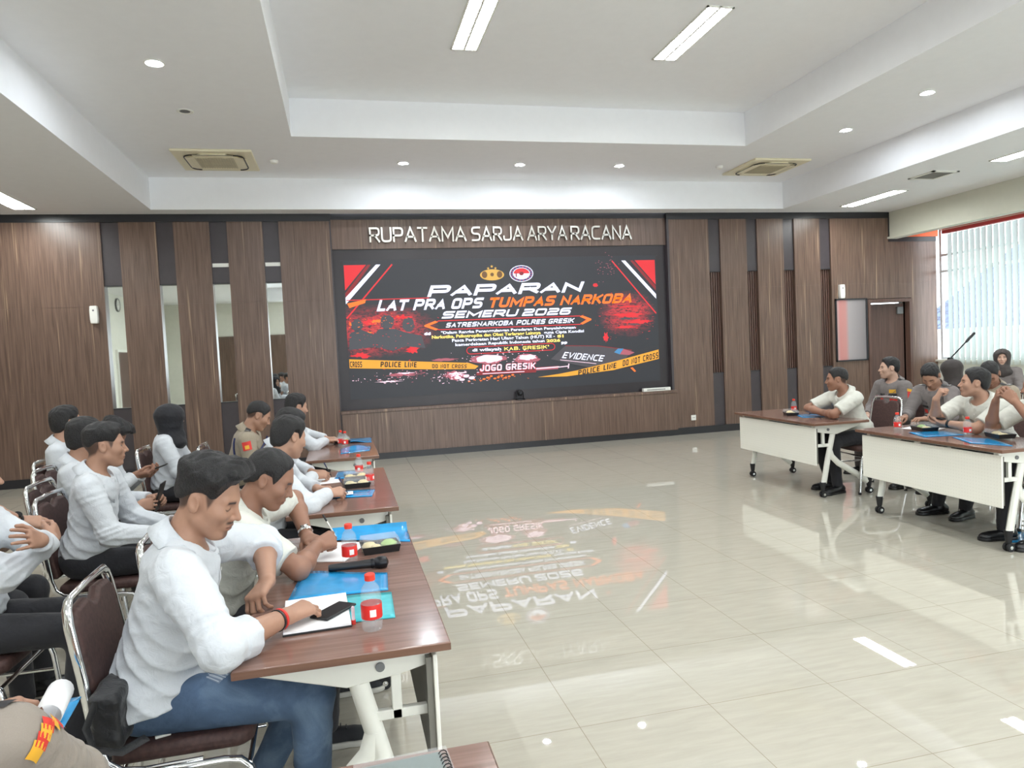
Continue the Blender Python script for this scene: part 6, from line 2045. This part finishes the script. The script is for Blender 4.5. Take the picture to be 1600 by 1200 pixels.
snack_box(4.80, 4.36, 1.3, 'black snack box on the blue folder by the frame edge', 0.18, 0.13).location.z = TZ + 0.013

# writing pad, phone, lip balm tube, papers, pens
t = thing('writing_pad', 'white writing pad with a dark backing board under the hand of the man in jeans', 'writing pad', (-0.13, 2.43, TZ + 0.0005), 0.05)
MB().box(-.105, .105, -.155, .155, 0, .006).build('backing_board', M_BLACK, t, bevel=.001)
MB().box(-.103, .103, -.153, .153, .006, .013).build('paper', M_PAPER, t, smooth=0)
H = P1['arms'][-1]
def at_hand(pp, sg, x, y, z):
    a = pp['arms'][sg]
    return a['W'] + a['H'] @ V3(x, y * 1.0, z)
def phone(label, c, X, Y, mat=M_BLACK, w=0.072, L=0.15):
    """c centre, X long axis, Y short axis."""
    X = nrm(X); Z = nrm(np.cross(X, Y)); Y = np.cross(Z, X)
    M4 = Matrix(((*[float(v) for v in (X[0], Y[0], Z[0], c[0])],), (X[1], Y[1], Z[1], c[1]), (X[2], Y[2], Z[2], c[2]), (0, 0, 0, 1)))
    t = thing('phone', label, 'phone')
    t.matrix_world = M4
    MB().box(-L / 2, L / 2, -w / 2, w / 2, -.004, .004).build('case', mat, t, bevel=.003)
    MB().box(-L / 2 + .004, L / 2 - .004, -w / 2 + .003, w / 2 - .003, .004, .0046).build('glass', M_BLACKMETAL, t, smooth=0)
    return t
phone('black phone under the hand of the man in jeans', V3(-0.075, 2.40, TZ + 0.0185), V3(0.6, 0.75, 0), V3(-0.75, 0.6, 0))
pp = PEOPLE['tablet man']
phone('black tablet held by the man behind the young man in profile', (at_hand(pp, -1, .10, 0, -.02) + at_hand(pp, 1, .10, 0, -.02)) / 2 + V3(0.01, 0, 0.03), V3(0.3, 0.0, 0.95), V3(0, 1, 0), w=0.13, L=0.19)
pp = PEOPLE['phone bender']
phone('phone in the hands of the man bowing his head', (at_hand(pp, -1, .10, 0, -.02) + at_hand(pp, 1, .10, 0, -.02)) / 2 + V3(0.03, 0, 0.02), V3(0.95, 0, 0.3), V3(0, 1, 0))
phone('phone in the hand of the man with a fist at his chin', at_hand(Q2, 1, .085, 0, -.03) + V3(0, 0, 0.01), V3(-0.4, 0.9, 0.2), V3(0.9, 0.4, 0))
pp = PEOPLE['watch man']
phone('phone under the forearm with the black wristwatch', at_hand(pp, -1, .05, 0, -.03) + V3(-0.03, 0, 0.0), V3(0.8, 0.5, 0.1), V3(-.5, .8, 0))
t = thing('lip_tube', 'small clear tube with a red end standing by the nearest bottle', 'tube', (-0.012, 2.305, TZ))
MB().lathe([(.007, 0), (.007, .014)], n=14).build('cap', C_RED, t)
MB().lathe([(.0055, .014), (.0055, .055), (.003, .058)], n=14).build('barrel', plain('pale_tube', srgb(226, 206, 214), 0.2), t)
t = thing('microphone', 'black handheld microphone lying on the nearest table', 'microphone', (-0.10, 2.89, TZ + 0.021), 0.0)
Mx = Matrix.Rotation(PI / 2, 4, 'Y')
MB().lathe([(.012, 0), (.0145, .01), (.0165, .12), (.018, .165)], n=20, M=Mx).build('handle', M_BLACK, t)
MB().lathe([(.019, .165), (.0205, .172), (.019, .18)], n=20, M=Mx).build('collar_ring', M_BLACKMETAL, t)
MB().lathe([(.019, .18), (.025, .197), (.0255, .21), (.021, .228), (.004, .236)], n=20, M=Mx).build('grille_head', M_BLACKMETAL, t)
def sheet(label, cx, cy, rz, z=TZ + 0.0008, w=0.21, h=0.297, name='paper_sheet'):
    t = thing(name, label, 'paper', (cx, cy, z), rz)
    m = MB()
    n = 7
    vs = [(-w / 2 + w * i / (n - 1), -h / 2 + h * j / (n - 1), 0.0015 * math.sin(PI * i / (n - 1)) * math.sin(2.5 * j / (n - 1))) for i in range(n) for j in range(n)]
    m.add(vs, [(i * n + j, (i + 1) * n + j, (i + 1) * n + j + 1, i * n + j + 1) for i in range(n - 1) for j in range(n - 1)])
    o = m.build('sheet', M_PAPER, t)
    o.modifiers.new('thickness', 'SOLIDIFY').thickness = 0.0008
    return t
sheet('white sheet of paper the balding man writes on', -0.08, 3.21, -0.35, w=0.2, h=0.3)
sheet('white sheet under the far writer at the second table', -0.16, 5.12, 0.1, w=0.18, h=0.24)
sheet('small white slip on the blue folder of the nearer writer', -0.02, 4.52, 0.0, z=TZ + 0.012, w=0.08, h=0.10)
sheet('white sheet on the window-side table by the bottle at its end', 4.86, 5.16, 0.4, w=0.2, h=0.28)
def pen(label, pp, sg, lean=0.25, mat=M_WHITEPL):
    a = pp['arms'][sg]
    tip = at_hand(pp, sg, 0.135, 0.030, -0.050)
    axis = nrm(-a['H'][:, 0] * 0.45 + a['H'][:, 1] * lean + V3(0, 0, 0.9))
    t = thing('pen', label, 'pen')
    q = Vector(axis).to_track_quat('Z', 'Y').to_matrix().to_4x4()
    t.matrix_world = Matrix.Translation(tip) @ q
    MB().lathe([(.0008, -.008), (.0036, .006), (.0038, .10), (.003, .104)], n=12).build('barrel', mat, t)
    MB().lathe([(.0042, .075), (.0042, .108), (.003, .11)], n=12).build('cap_end', M_BLACK if mat is not M_BLACK else C_NAVY, t)
    return t
pen('white pen in the fist of the balding man', P2, -1)
pen('black pen of the nearer writer at the second table', P3, -1, mat=M_BLACK)
pen('dark pen of the far writer at the second table', P4, -1, mat=M_BLACK)
pen('pen of the officer in the bottom corner', P15, -1)
# notepad on the corner officer's knees
t = thing('notepad', 'white notepad with a curled top page on the knees of the corner officer', 'notepad', (-0.85, 1.96, 0.733), 0.15)
MB().box(-.10, .10, -.075, .075, 0, .008).build('pages', M_PAPER, t, bevel=.001)
m = MB(); cv = arc((0.10, 0.038), 0.030, -90, 170, 12, 'xz', 0)
vs = [(a_, -.075, c_) for a_, _, c_ in cv] + [(a_, .075, c_) for a_, _, c_ in cv]; n_ = len(cv)
m.add(vs, [(i, i + 1, n_ + i + 1, n_ + i) for i in range(n_ - 1)])
o = m.build('curled_page', M_PAPER, t); o.modifiers.new('thickness', 'SOLIDIFY').thickness = 0.001
# spiral notebook on the nearest table corner
t = thing('spiral_notebook', 'dark green spiral notebook in a clear cover at the bottom edge', 'notebook', (0.085, 1.38, TZ), 0.06)
MB().box(-.09, .075, -.1, .09, 0, .010).build('cover', plain('dark_green_cover', srgb(70, 92, 88), 0.35), t, bevel=.002)
m = MB().box(-.105, .09, -.105, .105, .0102, .0112)
m.build('clear_sleeve', M_CLEAR, t, smooth=0)
m = MB()
for k in range(14):
    yy = -.09 + k * .013
    m.tube([(.078 + .009 * math.cos(q), yy, .008 + .009 * math.sin(q)) for q in np.linspace(0, 2 * PI, 11)[:-1]], .0012, 6, closed=True)
m.build('spiral', M_BLACKMETAL, t)
# booklet on the young man's lap, glossy magazine-like sheets
t = thing('booklet', 'grey booklet lying on the lap beside the young man in profile', 'booklet', (-1.16, 4.62, 0.655), 0.3)
MB().box(-.15, .15, -.105, .105, 0, .012).build('pages', plain('booklet_grey', srgb(190, 190, 198), 0.35), t, bevel=.002)
MB().box(-.151, .151, -.106, .106, .012, .0135).build('cover', plain('booklet_cover', srgb(96, 78, 80), 0.3), t, bevel=.001)
# black shoulder bag behind the man in jeans
t = thing('shoulder_bag', 'black shoulder bag on the chair behind the man in torn jeans', 'bag', (-0.735, 2.32, 0.50), 0.0)
def bag_sdf(P):
    q = np.abs(P - V3(0.015, 0, 0.085)) - V3(0.022, 0.085, 0.065)
    d = np.sqrt((np.maximum(q, 0) ** 2).sum(1)) + np.minimum(q.max(1), 0) - 0.022
    d = smin(d, ell(P, V3(0.035, 0, 0.055), V3(0.035, 0.085, 0.05)), 0.015)
    return np.maximum(d - wrinkle(P, 3, 0.008), 0.003 - P[:, 2])
V_, F_ = sdf_mesh(bag_sdf, V3(-.1, -.2, -.02), V3(.15, .2, .26), 0.006)
M_BAG = cloth('black_bag_nylon', srgb(24, 24, 27), 0.5, fold=40)
mesh_np('bag_body', V_, F_, M_BAG, t)
m = MB().tube([(0.0, -.11, .16), (-.02, -.14, .10), (0.0, -.15, .04), (.06, -.13, .012), (.11, -.06, .010)], .014, 8, rb=.003)
m.build('strap', M_BAG, t)
t = thing('lighter', 'small white object lying on the chair seat beside the black bag', 'lighter', (-0.60, 2.335, 0.4685), 0.3)
MB().box(-.022, .022, -.007, .007, 0, .008).build('case', M_WHITEPL, t, bevel=.002)
# belongings on the floor by the window-side tables
t = folder([(4.72, 4.22), (4.9, 4.15), (5.1, 4.4), (4.92, 4.5)], 0.001, 'blue plastic folder on the floor under the window-side table', seed=14, lift=0.01)
bottle(4.98, 3.98, 'red-capped bottle standing on the floor under the window-side table', z=0.0005)
